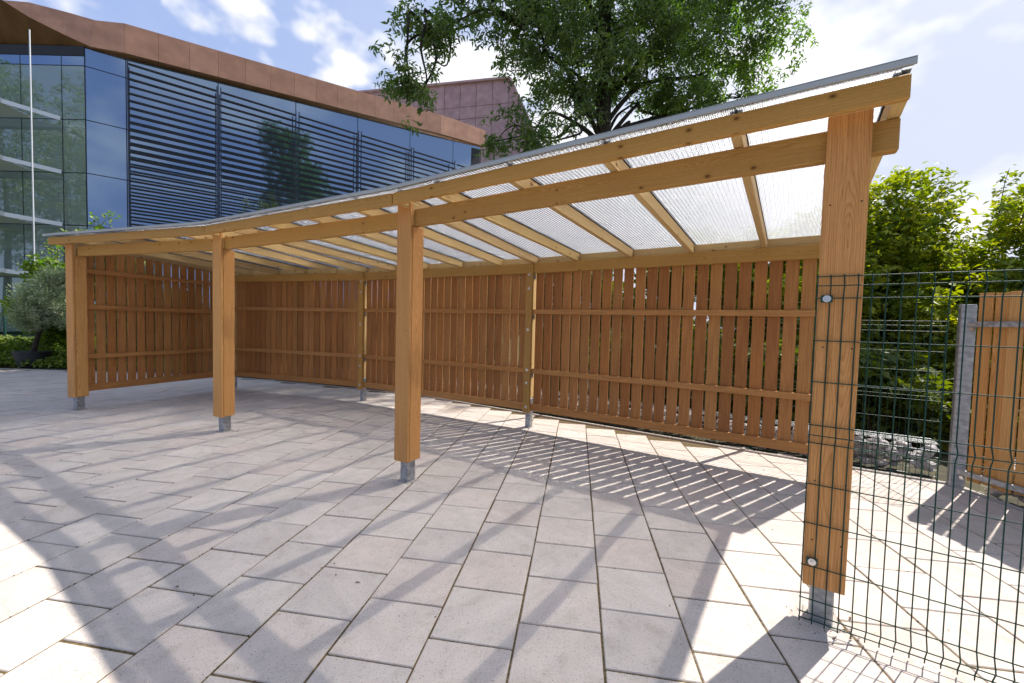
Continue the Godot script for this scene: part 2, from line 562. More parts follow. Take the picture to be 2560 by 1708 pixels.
func make_paving():
	var area := PackedVector2Array(PAVE)
	var mb := MB.new()
	var tr := Geometry2D.triangulate_polygon(area)
	for k in range(0, tr.size(), 3):
		mb.poly([g3(area[tr[k]].x, area[tr[k]].y, -0.0052), g3(area[tr[k + 1]].x, area[tr[k + 1]].y, -0.0052), g3(area[tr[k + 2]].x, area[tr[k + 2]].y, -0.0052)], Vector3.UP, [])
	var root := structure("paving", mb.mesh(), M.sand)
	var along := Vector3(sin(GRID_YAW), 0, -cos(GRID_YAW))
	var across := Vector3(cos(GRID_YAW), 0, sin(GRID_YAW))
	var w := 0.4108
	var l := 0.3978
	var all := []
	for i in range(-90, 16):
		for j in range(-16, 40):
			var c: Vector3 = across * (0.1627 + (i + 0.5) * w) + along * (2.6114 + 0.183 * i - floorf(0.183 * i / l) * l + (j - 6 - 0.5) * l)
			if c.z > 1.6 or c.x < -30.0 or not Geometry2D.is_point_in_polygon(Vector2(c.x, c.z), area):
				continue
			var ahead := -c.z
			var seen := ahead > 0.9 and absf(c.x) < 1.35 * ahead + 0.5
			all.append([c.length() if seen else 1000.0 + c.length(), c])
	all.sort_custom(func(a, b): return a[0] < b[0])
	var meshes := []
	for k in 5:
		var m := MB.new()
		add_board(m, Transform3D.IDENTITY, Vector3(w * 0.5 - 0.0042 - 0.0010 * (k % 3), 0.02, l * 0.5 - 0.0042 - 0.0010 * (k % 2)), 0.0038, 0.0, 0.0, false)
		meshes.append(m.mesh())
	var rest := []
	for k in M.paver.size():
		rest.append(MB.new())
	for k in all.size():
		var b := Basis(Vector3.UP, jitter(0.006)) * Basis(across, along * -1.0 * 0.0 + Vector3.UP, -along)
		b = Basis(across, Vector3.UP, -along) * Basis(Vector3.UP, jitter(0.007)) * Basis(Vector3.RIGHT, jitter(0.004)) * Basis(Vector3.BACK, jitter(0.004))
		var xf := Transform3D(b, all[k][1] + Vector3(jitter(0.0014), -0.02 + jitter(0.0014), jitter(0.0014)))
		var pick: int = rng.randi() % M.paver.size()
		if k < 300:
			put("paver", meshes[rng.randi() % 5], M.paver[pick], root, xf)
		else:
			var far: bool = all[k][1].length() > 9.0
			add_board(rest[pick], xf, Vector3(w * 0.5 - 0.0045, 0.02, l * 0.5 - 0.0042), 0.0 if far else 0.003, 0.0, 0.0, false)
	# the pavers too far off to show one by one, joined
	for k in M.paver.size():
		var o := put("far_pavers", rest[k].mesh(), M.paver[k], root)
		o.set_meta("kind", "stuff")
	# low edging along the planting side
	for k in range(1, PAVE.size() - 2):
		var a := g3(PAVE[k].x, PAVE[k].y, -0.01)
		var b2 := g3(PAVE[k + 1].x, PAVE[k + 1].y, -0.01)
		var d := (b2 - a).normalized()
		var n := maxi(1, int((b2 - a).length() / 0.9))
		if k == PAVE.size() - 3:
			n = 20
		var out := Vector3(-d.z, 0, d.x)
		if out.z > 0:
			out = -out
		for q in n:
			timber("edging", a.lerp(b2, float(q) / n) + d * 0.004 + out * 0.03, a.lerp(b2, float(q + 1) / n) - d * 0.004 + out * 0.03, 0.06, 0.05, M.concrete, root)
	var na := Vector3(4.42 + 0.03, -0.01, -4.08)
	for q in 5:
		timber("edging", na + Vector3(0, 0, q * 0.9), na + Vector3(0, 0, q * 0.9 + 0.89), 0.06, 0.05, M.concrete, root)

func make_litter():
	# dry leaf bits and grit lying on the paving
	var mb := MB.new()
	for k in 420:
		var p := Vector3(rng.randf_range(-7.0, 3.8), 0.004, rng.randf_range(-8.0, -1.1))
		if k % 3 == 0:
			# gathered along the foot of the back wall
			var t := rng.randf()
			p = Vector3(lerpf(-4.5, 3.2, t), 0.004, lerpf(-8.9, -4.4, t) + rng.randf_range(-0.3, 0.5))
		if k % 4 == 1:
			# and swept up round the post feet
			var foot: Vector3 = FP[rng.randi() % 4]
			var w := rng.randf() * TAU
			p = foot + Vector3(cos(w), 0, sin(w)) * rng.randf_range(0.06, 0.17) + Vector3(0, 0.006, 0)
		if not Geometry2D.is_point_in_polygon(Vector2(p.x, p.z), PackedVector2Array(PAVE)):
			continue
		var s := rng.randf_range(0.004, 0.011) * (1.7 if k % 11 == 0 else 1.0)
		var a := rng.randf() * TAU
		var u := Vector3(cos(a), jitter(0.25), sin(a)) * s
		var v := Vector3(-sin(a), jitter(0.3), cos(a)) * s * rng.randf_range(0.3, 0.7)
		var q := [p - u, p - v * 0.8 + Vector3(0, s * 0.3, 0), p + u, p + v + Vector3(0, s * 0.25, 0)]
		mb.face([q[0], q[1], q[2]])
		mb.face([q[0], q[2], q[3]])
	var o := put("leaf_litter", mb.mesh(), M.litter, self)
	o.set_meta("kind", "stuff")
	o.set_meta("label", "brown leaf bits and grit scattered on the pale paving")
	o.set_meta("category", "leaf litter")

func make_moss():
	# moss and grit standing in the joints between the nearest slabs
	var along := Vector3(sin(GRID_YAW), 0, -cos(GRID_YAW))
	var across := Vector3(cos(GRID_YAW), 0, sin(GRID_YAW))
	var mb := MB.new()
	for k in 2600:
		var i := rng.randi_range(-14, 7)
		var v := rng.randf_range(0.9, 6.0)
		var p := across * (0.1627 + i * 0.4108 + jitter(0.003)) + along * v
		if k % 3 == 0:
			var j := rng.randi_range(-14, 4)
			p = across * (0.1627 + (i + rng.randf()) * 0.4108) + along * (2.6114 + 0.183 * i - j * 0.3978 + jitter(0.003))
		if sin(p.x * 5.1 + 1.7) + sin(p.z * 4.3) + sin(p.x * 1.7 - p.z * 2.2) < 0.35 or p.z > -0.9:
			continue
		var s := rng.randf_range(0.003, 0.0075)
		var a := rng.randf() * TAU
		var c := p + Vector3(0, -0.004, 0)
		var top := p + Vector3(jitter(0.002), rng.randf_range(-0.001, 0.003), jitter(0.002))
		var ring := []
		for q in 4:
			ring.append(c + Vector3(cos(a + q * TAU / 4), 0, sin(a + q * TAU / 4)) * s * rng.randf_range(0.6, 1.3))
		for q in 4:
			mb.face([ring[(q + 1) % 4], ring[q], top])
	var o := put("joint_moss", mb.mesh(), M.moss, self)
	o.set_meta("kind", "stuff")
	o.set_meta("label", "dark moss and grit standing in the paving joints")
	o.set_meta("category", "moss")

# ---------------------------------------------------------------- the glazed office building
const CORNER := Vector3(-28.48, 0, -28.0)
const FDIR := Vector3(0.7727, 0, -0.6348)
const FOUT := Vector3(0.6348, 0, 0.7727)
const LEVELS := [0.15, 3.83, 7.34, 10.78, 14.24, 17.7]

func fac(s: float, y: float, out := 0.0) -> Vector3:
	return CORNER + FDIR * s + FOUT * out + Vector3(0, y, 0)

# a plate with the given outer corners, thickened inwards by th
func plate(p: Array, th: float) -> ArrayMesh:
	var nn: Vector3 = (p[1] - p[0]).cross(p[2] - p[0]).normalized()
	var mb := MB.new()
	var back := []
	for q in p:
		back.append(q - nn * th)
	mb.poly(p, nn, [])
	var rev := back.duplicate()
	rev.reverse()
	mb.poly(rev, -nn, [])
	for k in p.size():
		var k2: int = (k + 1) % p.size()
		mb.face([p[k], back[k], back[k2], p[k2]])
	return mb.mesh()

func make_office():
	var root := thing("office_building", "large glass office building with brown copper fascia and dark louvres", "building", CORNER)
	# floors, core and the closed sides and roof
	var plan := [Vector2(-66, -28.35), Vector2(-28.6, -28.35), Vector2(-4.9, -47.85), Vector2(-24, -70), Vector2(-66, -70)]
	var tr := Geometry2D.triangulate_polygon(PackedVector2Array(plan))
	for y in [3.83, 7.34, 10.78, 14.24, 17.7, 19.0]:
		var mb := MB.new()
		for side in [0.0, -0.35]:
			for k in range(0, tr.size(), 3):
				mb.poly([g3(plan[tr[k]].x, plan[tr[k]].y, y + side), g3(plan[tr[k + 1]].x, plan[tr[k + 1]].y, y + side), g3(plan[tr[k + 2]].x, plan[tr[k + 2]].y, y + side)], Vector3.UP if side == 0.0 else Vector3.DOWN, [])
		for k in plan.size():
			var a: Vector2 = plan[k]
			var b: Vector2 = plan[(k + 1) % plan.size()]
			mb.face([g3(a.x, a.y, y - 0.35), g3(b.x, b.y, y - 0.35), g3(b.x, b.y, y), g3(a.x, a.y, y)])
		put("floor_slab", mb.mesh(), M.slab, root)
	var walls := MB.new()
	for seg in [[Vector2(-4.9, -47.85), Vector2(-24, -70)], [Vector2(-24, -70), Vector2(-66, -70)], [Vector2(-66, -70), Vector2(-66, -28.4)], [Vector2(-62, -37), Vector2(-34, -37)], [Vector2(-34, -37), Vector2(-12, -56)]]:
		walls.face([g3(seg[0].x, seg[0].y), g3(seg[1].x, seg[1].y), g3(seg[1].x, seg[1].y, 20.5), g3(seg[0].x, seg[0].y, 20.5)])
	put("core_wall", walls.mesh(), M.interior, root)
	# round columns and ceiling rafts behind the glass
	for c in [Vector2(-31.1, -30.2), Vector2(-36.6, -30.2), Vector2(-42, -30.2), Vector2(-25.4, -33.2), Vector2(-20.2, -37.4), Vector2(-15, -41.6), Vector2(-10, -45.8)]:
		var mb2 := MB.new()
		mb2.tube([g3(c.x, c.y, 0.0), g3(c.x, c.y, 18.6)], [0.48], 14)
		put("column", mb2.mesh(), M.column, root)
	for y in [3.45, 6.95, 10.4, 13.85]:
		for x in [-33.5, -29.8]:
			var mb3 := MB.new()
			var pts := []
			for k in 14:
				var a2 := TAU * k / 14.0
				pts.append(Vector3(x + cos(a2) * 1.7, y - 0.35, -32.2 + sin(a2) * 1.1))
			mb3.poly(pts, Vector3.DOWN, [])
			var up := []
			for q in pts:
				up.append(q + Vector3(0, 0.06, 0))
			mb3.poly(up, Vector3.UP, [])
			put("ceiling_raft", mb3.mesh(), M.raft, root)
	# panes: left front (square to the view) and right front
	var xs := [-28.48, -30.0, -32.7, -35.9, -39.1, -42.3, -45.5, -48.7, -52.0]
	for i in xs.size() - 1:
		for k in 5:
			put("glass_pane", plate([g3(xs[i + 1] + 0.03, -28.0, LEVELS[k] + 0.03), g3(xs[i] - 0.03, -28.0, LEVELS[k] + 0.03), g3(xs[i] - 0.03, -28.0, LEVELS[k + 1] - 0.03), g3(xs[i + 1] + 0.03, -28.0, LEVELS[k + 1] - 0.03)], 0.03), M.glass_clear, root)
		put("glass_pane", plate([g3(xs[i + 1] + 0.03, -28.0, 17.73), g3(xs[i] - 0.03, -28.0, 17.73), g3(xs[i] - 0.03, -28.0, 18.3), g3(xs[i + 1] + 0.03, -28.0, 18.3)], 0.03), M.glass, root)
		timber("mullion", g3(xs[i], -28.06, 0.1), g3(xs[i], -28.06, 18.8), 0.07, 0.1, M.frame, root, Vector3.RIGHT, 0.0, 0)
	put("head_panel", plate([g3(-52, -27.99, 18.33), g3(-28.5, -27.99, 18.33), g3(-28.5, -27.99, 18.95), g3(-52, -27.99, 18.95)], 0.1), M.dark, root)
	var ss := [0.0, 2.0, 7.18, 12.56, 17.75, 22.95, 27.94, 31.45]
	for i in ss.size() - 1:
		var a3: float = ss[i] + 0.03
		var b3: float = ss[i + 1] - 0.03
		for k in 5:
			put("glass_pane", plate([fac(a3, LEVELS[k] + 0.03), fac(b3, LEVELS[k] + 0.03), fac(b3, LEVELS[k + 1] - 0.03), fac(a3, LEVELS[k + 1] - 0.03)], 0.03), M.glass, root)
		put("glass_pane", plate([fac(a3, 17.73), fac(b3, 17.73), fac(b3, eave(b3) - 0.12), fac(a3, eave(a3) - 0.12)], 0.03), M.glass, root)
		timber("mullion", fac(ss[i] if i > 0 else 0.06, 0.1, -0.07), fac(ss[i] if i > 0 else 0.06, eave(ss[i]) - 0.1, -0.07), 0.09, 0.1, M.frame, root, FDIR, 0.0, 0)
	for k in range(1, 6):
		timber("transom", fac(0.1, LEVELS[k], -0.06), fac(31.4, LEVELS[k], -0.06), 0.05, 0.08, M.frame, root, Vector3.UP, 0.0, 0)
		timber("transom", g3(-52, -28.05, LEVELS[k]), g3(-28.6, -28.05, LEVELS[k]), 0.05, 0.08, M.frame, root, Vector3.UP, 0.0, 0)
	timber("end_post", fac(31.5, 0.1, -0.1), fac(31.5, 21.2, -0.1), 0.16, 0.2, M.dark, root, FDIR, 0.0, 0)
	put("end_panel", plate([fac(29.9, 0.2, 0.02), fac(31.4, 0.2, 0.02), fac(31.4, 21.15, 0.02), fac(30.3, 21.05, 0.02)], 0.03), M.dark, root)
	# sun louvres in front of the right front, one bay at a time, hung on pairs of posts
	for i in range(1, 6):
		var s0: float = ss[i]
		var s1: float = ss[i + 1]
		for s in [s0 + 0.12, s1 - 0.12]:
			timber("louvre_post", fac(s, 4.0, 0.62), fac(s, 18.75, 0.62), 0.06, 0.1, M.frame, root, FDIR, 0.0, 0)
		for k in 26:
			var y2 := 18.42 - k * 0.487
			timber("louvre", fac(s0 + 0.16, y2, 0.62), fac(s1 - 0.16, y2, 0.62), 0.115, 0.12, M.louvre, root, Vector3.UP, 0.0, 0)
	for k in 20:
		timber("louvre", fac(28.1, 18.42 - k * 0.487, 0.62), fac(31.0, 18.42 - k * 0.487, 0.62), 0.115, 0.12, M.louvre, root, Vector3.UP, 0.0, 0)
	# copper fascia panels along the right front
	var s2 := 2.0
	var n := 0
	while s2 < 31.9:
		var e := minf(s2 + 1.72, 31.95)
		var o0 := 0.55 - 0.05 * maxf(0.0, s2 - 26.0)
		var o1 := 0.55 - 0.05 * maxf(0.0, e - 26.0)
		var m: Material = M.copper[n % 4]
		put("fascia_panel", plate([fac(s2 + 0.007, eave(s2), o0), fac(e - 0.007, eave(e), o1), fac(e - 0.007, eave(e) + top_over(e), o1 + 0.06), fac(s2 + 0.007, eave(s2) + top_over(s2), o0 + 0.06)], 0.06), m, root)
		put("soffit_panel", plate([fac(s2, eave(s2) + 0.02, -0.3), fac(e, eave(e) + 0.02, -0.3), fac(e, eave(e) + 0.02, o1 - 0.07), fac(s2, eave(s2) + 0.02, o0 - 0.07)], 0.03), M.copper[1], root)
		s2 += 1.72
		n += 1
	# the pointed canopy over the corner: its edge swings out to the left and towards the viewer
	var low := [fac(2.0, eave(2.0), 0.55), Vector3(-28.07, 18.94, -28.00), Vector3(-29.44, 19.46, -27.70), Vector3(-30.59, 19.96, -27.50), Vector3(-31.25, 20.24, -27.35), Vector3(-32.60, 21.03, -27.10), Vector3(-34.18, 21.80, -26.80)]
	var high := [fac(2.0, eave(2.0) + top_over(2.0), 0.61), Vector3(-27.82, 20.69, -28.10), Vector3(-29.23, 20.92, -27.80), Vector3(-30.45, 21.11, -27.60), Vector3(-31.44, 21.26, -27.45), Vector3(-32.79, 21.17, -27.20), Vector3(-34.30, 21.93, -26.90)]
	var gl := [fac(2.0, eave(2.0) + 0.03, -0.1), g3(-28.7, -28.1, 18.93), g3(-31.0, -28.1, 18.93), g3(-32.6, -28.1, 18.93), g3(-33.8, -28.1, 18.93), g3(-36.5, -28.1, 18.93), g3(-42.0, -28.1, 18.93)]
	for k in low.size() - 1:
		var nn: Vector3 = (low[k] - low[k + 1]).cross(Vector3.UP).normalized()
		var mb4 := MB.new()
		mb4.poly([low[k + 1], low[k], high[k]], nn, [])
		mb4.poly([low[k + 1], high[k], high[k + 1]], nn, [])
		put("fascia_panel", mb4.mesh(), M.copper[(k + 2) % 4], root)
		var mb5 := MB.new()
		mb5.poly([low[k], low[k + 1], gl[k + 1]], Vector3.DOWN, [])
		mb5.poly([low[k], gl[k + 1], gl[k]], Vector3.DOWN, [])
		put("soffit_panel", mb5.mesh(), M.copper[3], root)
		var mb6 := MB.new()
		mb6.poly([high[k], high[k + 1], g3(-46, -45, 22.5)], Vector3.UP, [])
		put("roof_panel", mb6.mesh(), M.copper[1], root)
	var mb7 := MB.new()
	mb7.poly([high[0], g3(-46, -45, 22.5), fac(31.9, eave(31.9) + 1.9, 0.0)], Vector3.UP, [])
	put("roof_panel", mb7.mesh(), M.copper[1], root)
	# sunshade trays on the left front with hanger rod and brackets
	for y3 in [3.83, 7.34, 10.78, 14.24]:
		var tray := group_part("sunshade_tray", root, g3(-33, -27, y3))
		for k in 6:
			var z := -27.75 + k * 0.3
			timber("tray_blade", g3(-60, z, y3 + 0.06 + 0.03 * k), g3(-31.95, z, y3 + 0.06 + 0.03 * k), 0.2, 0.05, M.white_metal, tray, Vector3(0, 0.5, 0.8).normalized(), 0.0, 0)
		timber("tray_edge", g3(-60, -26.1, y3 + 0.22), g3(-31.75, -26.1, y3 + 0.22), 0.26, 0.06, M.white_metal, tray, Vector3.UP, 0.0, 0)
		timber("bracket", g3(-31.85, -26.15, y3 + 0.2), g3(-30.05, -27.93, y3 + 0.02), 0.26, 0.05, M.white_metal, tray, Vector3.UP, 0.0, 0)
	var rod := MB.new()
	rod.tube([g3(-29.75, -26.0, 0.6), g3(-29.75, -26.0, 18.6)], [0.036], 8)
	put("hanger_rod", rod.mesh(), M.white_metal, root)

func eave(s: float) -> float:
	return 18.95 + 0.082 * s

func top_over(s: float) -> float:
	return 1.9 if s < 27.5 else 1.9 - 0.04 * (s - 27.5)

# ---------------------------------------------------------------- the second block behind, clad in square plum-brown panels
func make_far_building():
	var base := Vector3(-1.27, 0, -62.0)
	var dir := Vector3(0.975, 0, 0.2235)
	var out := Vector3(-0.2235, 0, 0.975)
	var root := thing("panel_clad_building", "plum brown metal clad block with sloping gable behind the glass building", "building", base)
	# outline in metres along dir and up: measured against the gable seen over the roof of the shelter
	var outline := PackedVector2Array([Vector2(-40, 0), Vector2(7.2, 0), Vector2(4.8, 27.0), Vector2(0.0, 37.1), Vector2(-24.75, 37.4), Vector2(-40, 37.0)])
	var pw := 2.5
	var rows := [0.0, 4.8, 9.6, 14.4, 19.2, 23.5, 27.2, 31.93, 33.7, 41.0]
	var n := 0
	for i in range(-17, 4):
		for j in rows.size() - 1:
			var s0 := i * pw - 0.1
			var cell := PackedVector2Array([Vector2(s0 + 0.04, rows[j] + 0.04), Vector2(s0 + pw - 0.04, rows[j] + 0.04), Vector2(s0 + pw - 0.04, rows[j + 1] - 0.04), Vector2(s0 + 0.04, rows[j + 1] - 0.04)])
			for c in Geometry2D.intersect_polygons(cell, outline):
				var pts := []
				for q in c:
					pts.append(base + dir * q.x + Vector3(0, q.y, 0))
				if (pts[1] - pts[0]).cross(pts[2] - pts[0]).dot(out) < 0:
					pts.reverse()
				put("wall_panel", plate(pts, 0.12), M.plum[(i * 7 + j * 3 + 60) % 3], root)
	# the wall behind the panels, the coping and the flank
	var mb := MB.new()
	var wp := []
	for q in outline:
		wp.append(base + dir * q.x + Vector3(0, q.y, 0) - out * 0.1)
	mb.poly(wp, out, [])
	mb.face([base + dir * 7.2 - out * 0.1, base + dir * 7.2 - out * 25, base + dir * 4.8 + Vector3(0, 27.0, 0) - out * 25, base + dir * 4.8 + Vector3(0, 27.0, 0) - out * 0.1])
	mb.face([base + dir * 4.8 + Vector3(0, 27.0, 0) - out * 0.1, base + dir * 4.8 + Vector3(0, 27.0, 0) - out * 25, base + Vector3(0, 37.1, 0) - out * 25, base + Vector3(0, 37.1, 0) - out * 0.1])
	put("wall", mb.mesh(), M.plum[2], root)
	for e in [[Vector2(0.05, 37.15), Vector2(-24.7, 37.45)], [Vector2(-24.75, 37.45), Vector2(-40, 37.05)], [Vector2(4.9, 27.0), Vector2(0.1, 37.1)], [Vector2(7.3, 0.0), Vector2(4.9, 26.9)]]:
		timber("coping", base + dir * e[0].x + Vector3(0, e[0].y, 0) + out * 0.1, base + dir * e[1].x + Vector3(0, e[1].y, 0) + out * 0.1, 0.28, 0.6, M.plum[1], root, out.cross(dir * (e[1].x - e[0].x) + Vector3(0, e[1].y - e[0].y, 0)).normalized(), 0.0, 0)

# ---------------------------------------------------------------- the timber shelter: three bays bending round, open to the viewer
# plan of the post centres, front from left to right and back
const FP := [Vector3(-6.72, 0, -6.444), Vector3(-3.747, 0, -5.426), Vector3(-0.954, 0, -3.887), Vector3(1.654, 0, -2.129)]
const BP := [Vector3(-5.895, 0, -8.829), Vector3(-2.765, 0, -7.751), Vector3(0.267, 0, -6.06), Vector3(3.234, 0, -4.11)]
const SLOPE := 0.056

func bay_dir(k: int) -> Vector3:
	return (FP[k + 1] - FP[k]).normalized()

func out_of(d: Vector3) -> Vector3:
	return Vector3(-d.z, 0, d.x)

func vert_dir(k: int) -> Vector3:
	if k == 0:
		return bay_dir(0)
	if k == 3:
		return bay_dir(2)
	return (bay_dir(k - 1) + bay_dir(k)).normalized()

# the corner of the front line k, moved out by off along the mitre
func front(k: int, off: float, y := 0.0) -> Vector3:
	var d := vert_dir(k)
	var c := 1.0 if k == 0 or k == 3 else d.dot(bay_dir(k))
	return FP[k] + out_of(d) * (off / c) + Vector3(0, y, 0)

func rafter_y(off: float) -> float:
	return 2.515 + SLOPE * off

func make_shelter():
	var root := thing("timber_shelter", "long open timber shelter with clear roof and slatted back wall", "shelter", Vector3(-1.5, 0, -5.4))
	for k in 4:
		front_post(root, k)
	for k in 3:
		var d := bay_dir(k)
		var o := out_of(d)
		# front beam, set behind the front boards of the posts
		var a := front(k, 0.012, 2.44) + d * (0.006 if k > 0 else 0.105)
		var b := front(k + 1, 0.012, 2.44) - d * 0.006
		if k == 2:
			b = FP[3] + o * 0.012 + d * 0.19 + Vector3(0, 2.44, 0)
		timber("front_beam", a, b, 0.15, 0.062, M.beam[k % 3], root, Vector3.UP, 0.006, k + 1)
		# fascia board on the rafter ends
		a = front(k, 0.218, 2.567) + d * (0.004 if k > 0 else -0.2)
		b = front(k + 1, 0.218, 2.567) - d * 0.004
		if k == 2:
			b = FP[3] + o * 0.218 + d * 0.19 + Vector3(0, 2.567, 0)
		timber("fascia_board", a, b, 0.108, 0.036, M.beam[(k + 2) % 3], root, Vector3.UP, 0.007, k + 4)
		# metal trim on the front edge of the roof
		a = front(k, 0.275, 2.648) + d * (0.002 if k > 0 else -0.24)
		b = front(k + 1, 0.275, 2.648) - d * 0.002
		if k == 2:
			b = FP[3] + o * 0.275 + d * 0.198 + Vector3(0, 2.648, 0)
		timber("eaves_trim", a, b, 0.027, 0.012, M.trim, root, Vector3.UP, 0.001, 0)
		var up_tilt := (Vector3.UP - o * SLOPE).normalized()
		timber("eaves_trim", a - o * 0.03 + Vector3(0, 0.015, 0), b - o * 0.03 + Vector3(0, 0.015, 0), 0.003, 0.07, M.trim, root, up_tilt, 0.0, 0)
	roof(root)
	# back wall: beam, rails and slats of each bay, and the closed left end
	for k in 3:
		wall_bay(root, BP[k], BP[k + 1], k)
	for k in range(1, 3):
		back_post(root, k)
	corner_post(root, BP[0])
	corner_post(root, BP[3])
	end_wall(root)

func front_post(root: Node3D, k: int):
	var d := vert_dir(k)
	var o := out_of(d)
	var p: Vector3 = FP[k]
	var post := group_part("front_post", root, p)
	var lo := 0.205
	var hw := 0.086
	# clad post: front board a little wider than the box behind it, shadow grooves at the joints
	timber("front_board", p + o * 0.083 + Vector3(0, lo, 0), p + o * 0.083 + Vector3(0, 2.56, 0), hw * 2.0, 0.026, M.post[k], post, d, 0.003, [2, 1, 4, 0][k])
	for s in [-1.0, 1.0]:
		if k == 0 and s < 0:
			timber("side_board", p + d * s * (hw - 0.013) + Vector3(0, lo + 0.005, 0) + o * -0.004, p + d * s * (hw - 0.013) + Vector3(0, 2.5, 0) + o * -0.004, 0.138, 0.024, M.post[(k + 1) % 4], post, o, 0.003, 5)
		else:
			timber("side_board", p + d * s * (hw - 0.013) + Vector3(0, lo + 0.005, 0) + o * -0.004, p + d * s * (hw - 0.013) + Vector3(0, 2.362, 0) + o * -0.004, 0.138, 0.024, M.post[(k + 1) % 4], post, o, 0.003, 3 + k)
	timber("back_board", p - o * 0.083 + Vector3(0, lo, 0), p - o * 0.083 + Vector3(0, 2.362, 0), hw * 2.0 - 0.052, 0.02, M.post[(k + 2) % 4], post, d, 0.003, 6)
	for y in [0.45, 0.75, 1.42, 2.13]:
		for s in [-0.058, 0.06]:
			var mb := MB.new()
			var c: Vector3 = p + o * 0.0945 + d * (s + jitter(0.004)) + Vector3(0, y + jitter(0.006), 0)
			mb.tube([c, c + o * 0.0024], [0.0042], 8)
			put("screw_head", mb.mesh(), M.screw, post)
	timber("packing_block", p + o * 0.056 + Vector3(0, 2.37, 0), p + o * 0.056 + Vector3(0, 2.535, 0), hw * 2.0 - 0.012, 0.024, M.soft[k], post, d, 0.002, 2)
	timber("core", p - o * 0.004 + Vector3(0, 0.26, 0), p - o * 0.004 + Vector3(0, 2.355, 0), 0.10, 0.10, M.soft[0], post, d, 0.0, 2)
	timber("steel_foot", p + Vector3(0, -0.03, 0), p + Vector3(0, 0.3, 0), 0.1, 0.1, M.galv, post, d, 0.006, 0)
	timber("concrete_collar", p + Vector3(0, -0.02, 0), p + Vector3(0, 0.006, 0), 0.15, 0.15, M.concrete, post, d, 0.004, 0)

func roof(root: Node3D):
	var n_pick := 0
	for k in 3:
		var d := bay_dir(k)
		var o := out_of(d)
		var w: float = (FP[k + 1] - FP[k]).length()
		var lines := []
		# rafters stand square to the bay; the ones over the posts follow the bend
		for s in [0.5, 1.225, 1.945, 2.665]:
			lines.append([FP[k] + d * s + o * 0.2, FP[k] + d * s - o * 2.62, true])
		if k == 0:
			lines.push_front([FP[0] - d * 0.165 + o * 0.2, FP[0] - d * 0.165 - o * 2.62, true])
		var left: Vector3 = (BP[k] - FP[k]).normalized()
		if k > 0:
			lines.push_front([FP[k] + d * 0.04 - left * 0.2, FP[k] + d * 0.04 + left * 2.66, true])
		if k == 2:
			lines.append([FP[3] + d * 0.165 + o * 0.2, FP[3] + d * 0.165 - o * 2.62, true])
		else:
			var right: Vector3 = (BP[k + 1] - FP[k + 1]).normalized()
			lines.append([FP[k + 1] + bay_dir(k + 1) * 0.04 - right * 0.2, FP[k + 1] + bay_dir(k + 1) * 0.04 + right * 2.66, false])
		for r in lines:
			var oa: float = (r[0] - FP[k]).dot(o)
			var ob: float = (r[1] - FP[k]).dot(o)
			r.append(Vector3(r[0].x, rafter_y(oa), r[0].z))
			r.append(Vector3(r[1].x, rafter_y(ob), r[1].z))
			if not r[2]:
				continue
			var dirr: Vector3 = (r[4] - r[3]).normalized()
			var side := dirr.cross(Vector3.UP).normalized()
			var upn := side.cross(dirr)
			timber("rafter", r[3] + upn * 0.053, r[4] + upn * 0.053, 0.104, 0.05, M.soft[n_pick % 4], root, upn, 0.004, n_pick)
			timber("glazing_bar", r[3] + upn * 0.107 , r[4] + upn * 0.107, 0.003, 0.06, M.gasket, root, upn, 0.0, 0)
			timber("cap_strip", r[3] + upn * 0.132, r[4] + upn * 0.132, 0.006, 0.06, M.trim, root, upn, 0.001, 0)
			n_pick += 1
		for q in lines.size() - 1:
			sheet(root, lines[q], lines[q + 1], o, FP[k])
			# blocking between the rafters over the back beam
			var a: Vector3 = lines[q][4].lerp(lines[q][3], 0.03)
			var b: Vector3 = lines[q + 1][4].lerp(lines[q + 1][3], 0.03)
			var ab := (b - a).normalized()
			timber("blocking", a + ab * 0.03 + Vector3(0, 0.052, 0), b - ab * 0.03 + Vector3(0, 0.052, 0), 0.096, 0.04, M.soft[(q + k) % 4], root, Vector3.UP, 0.003, q)

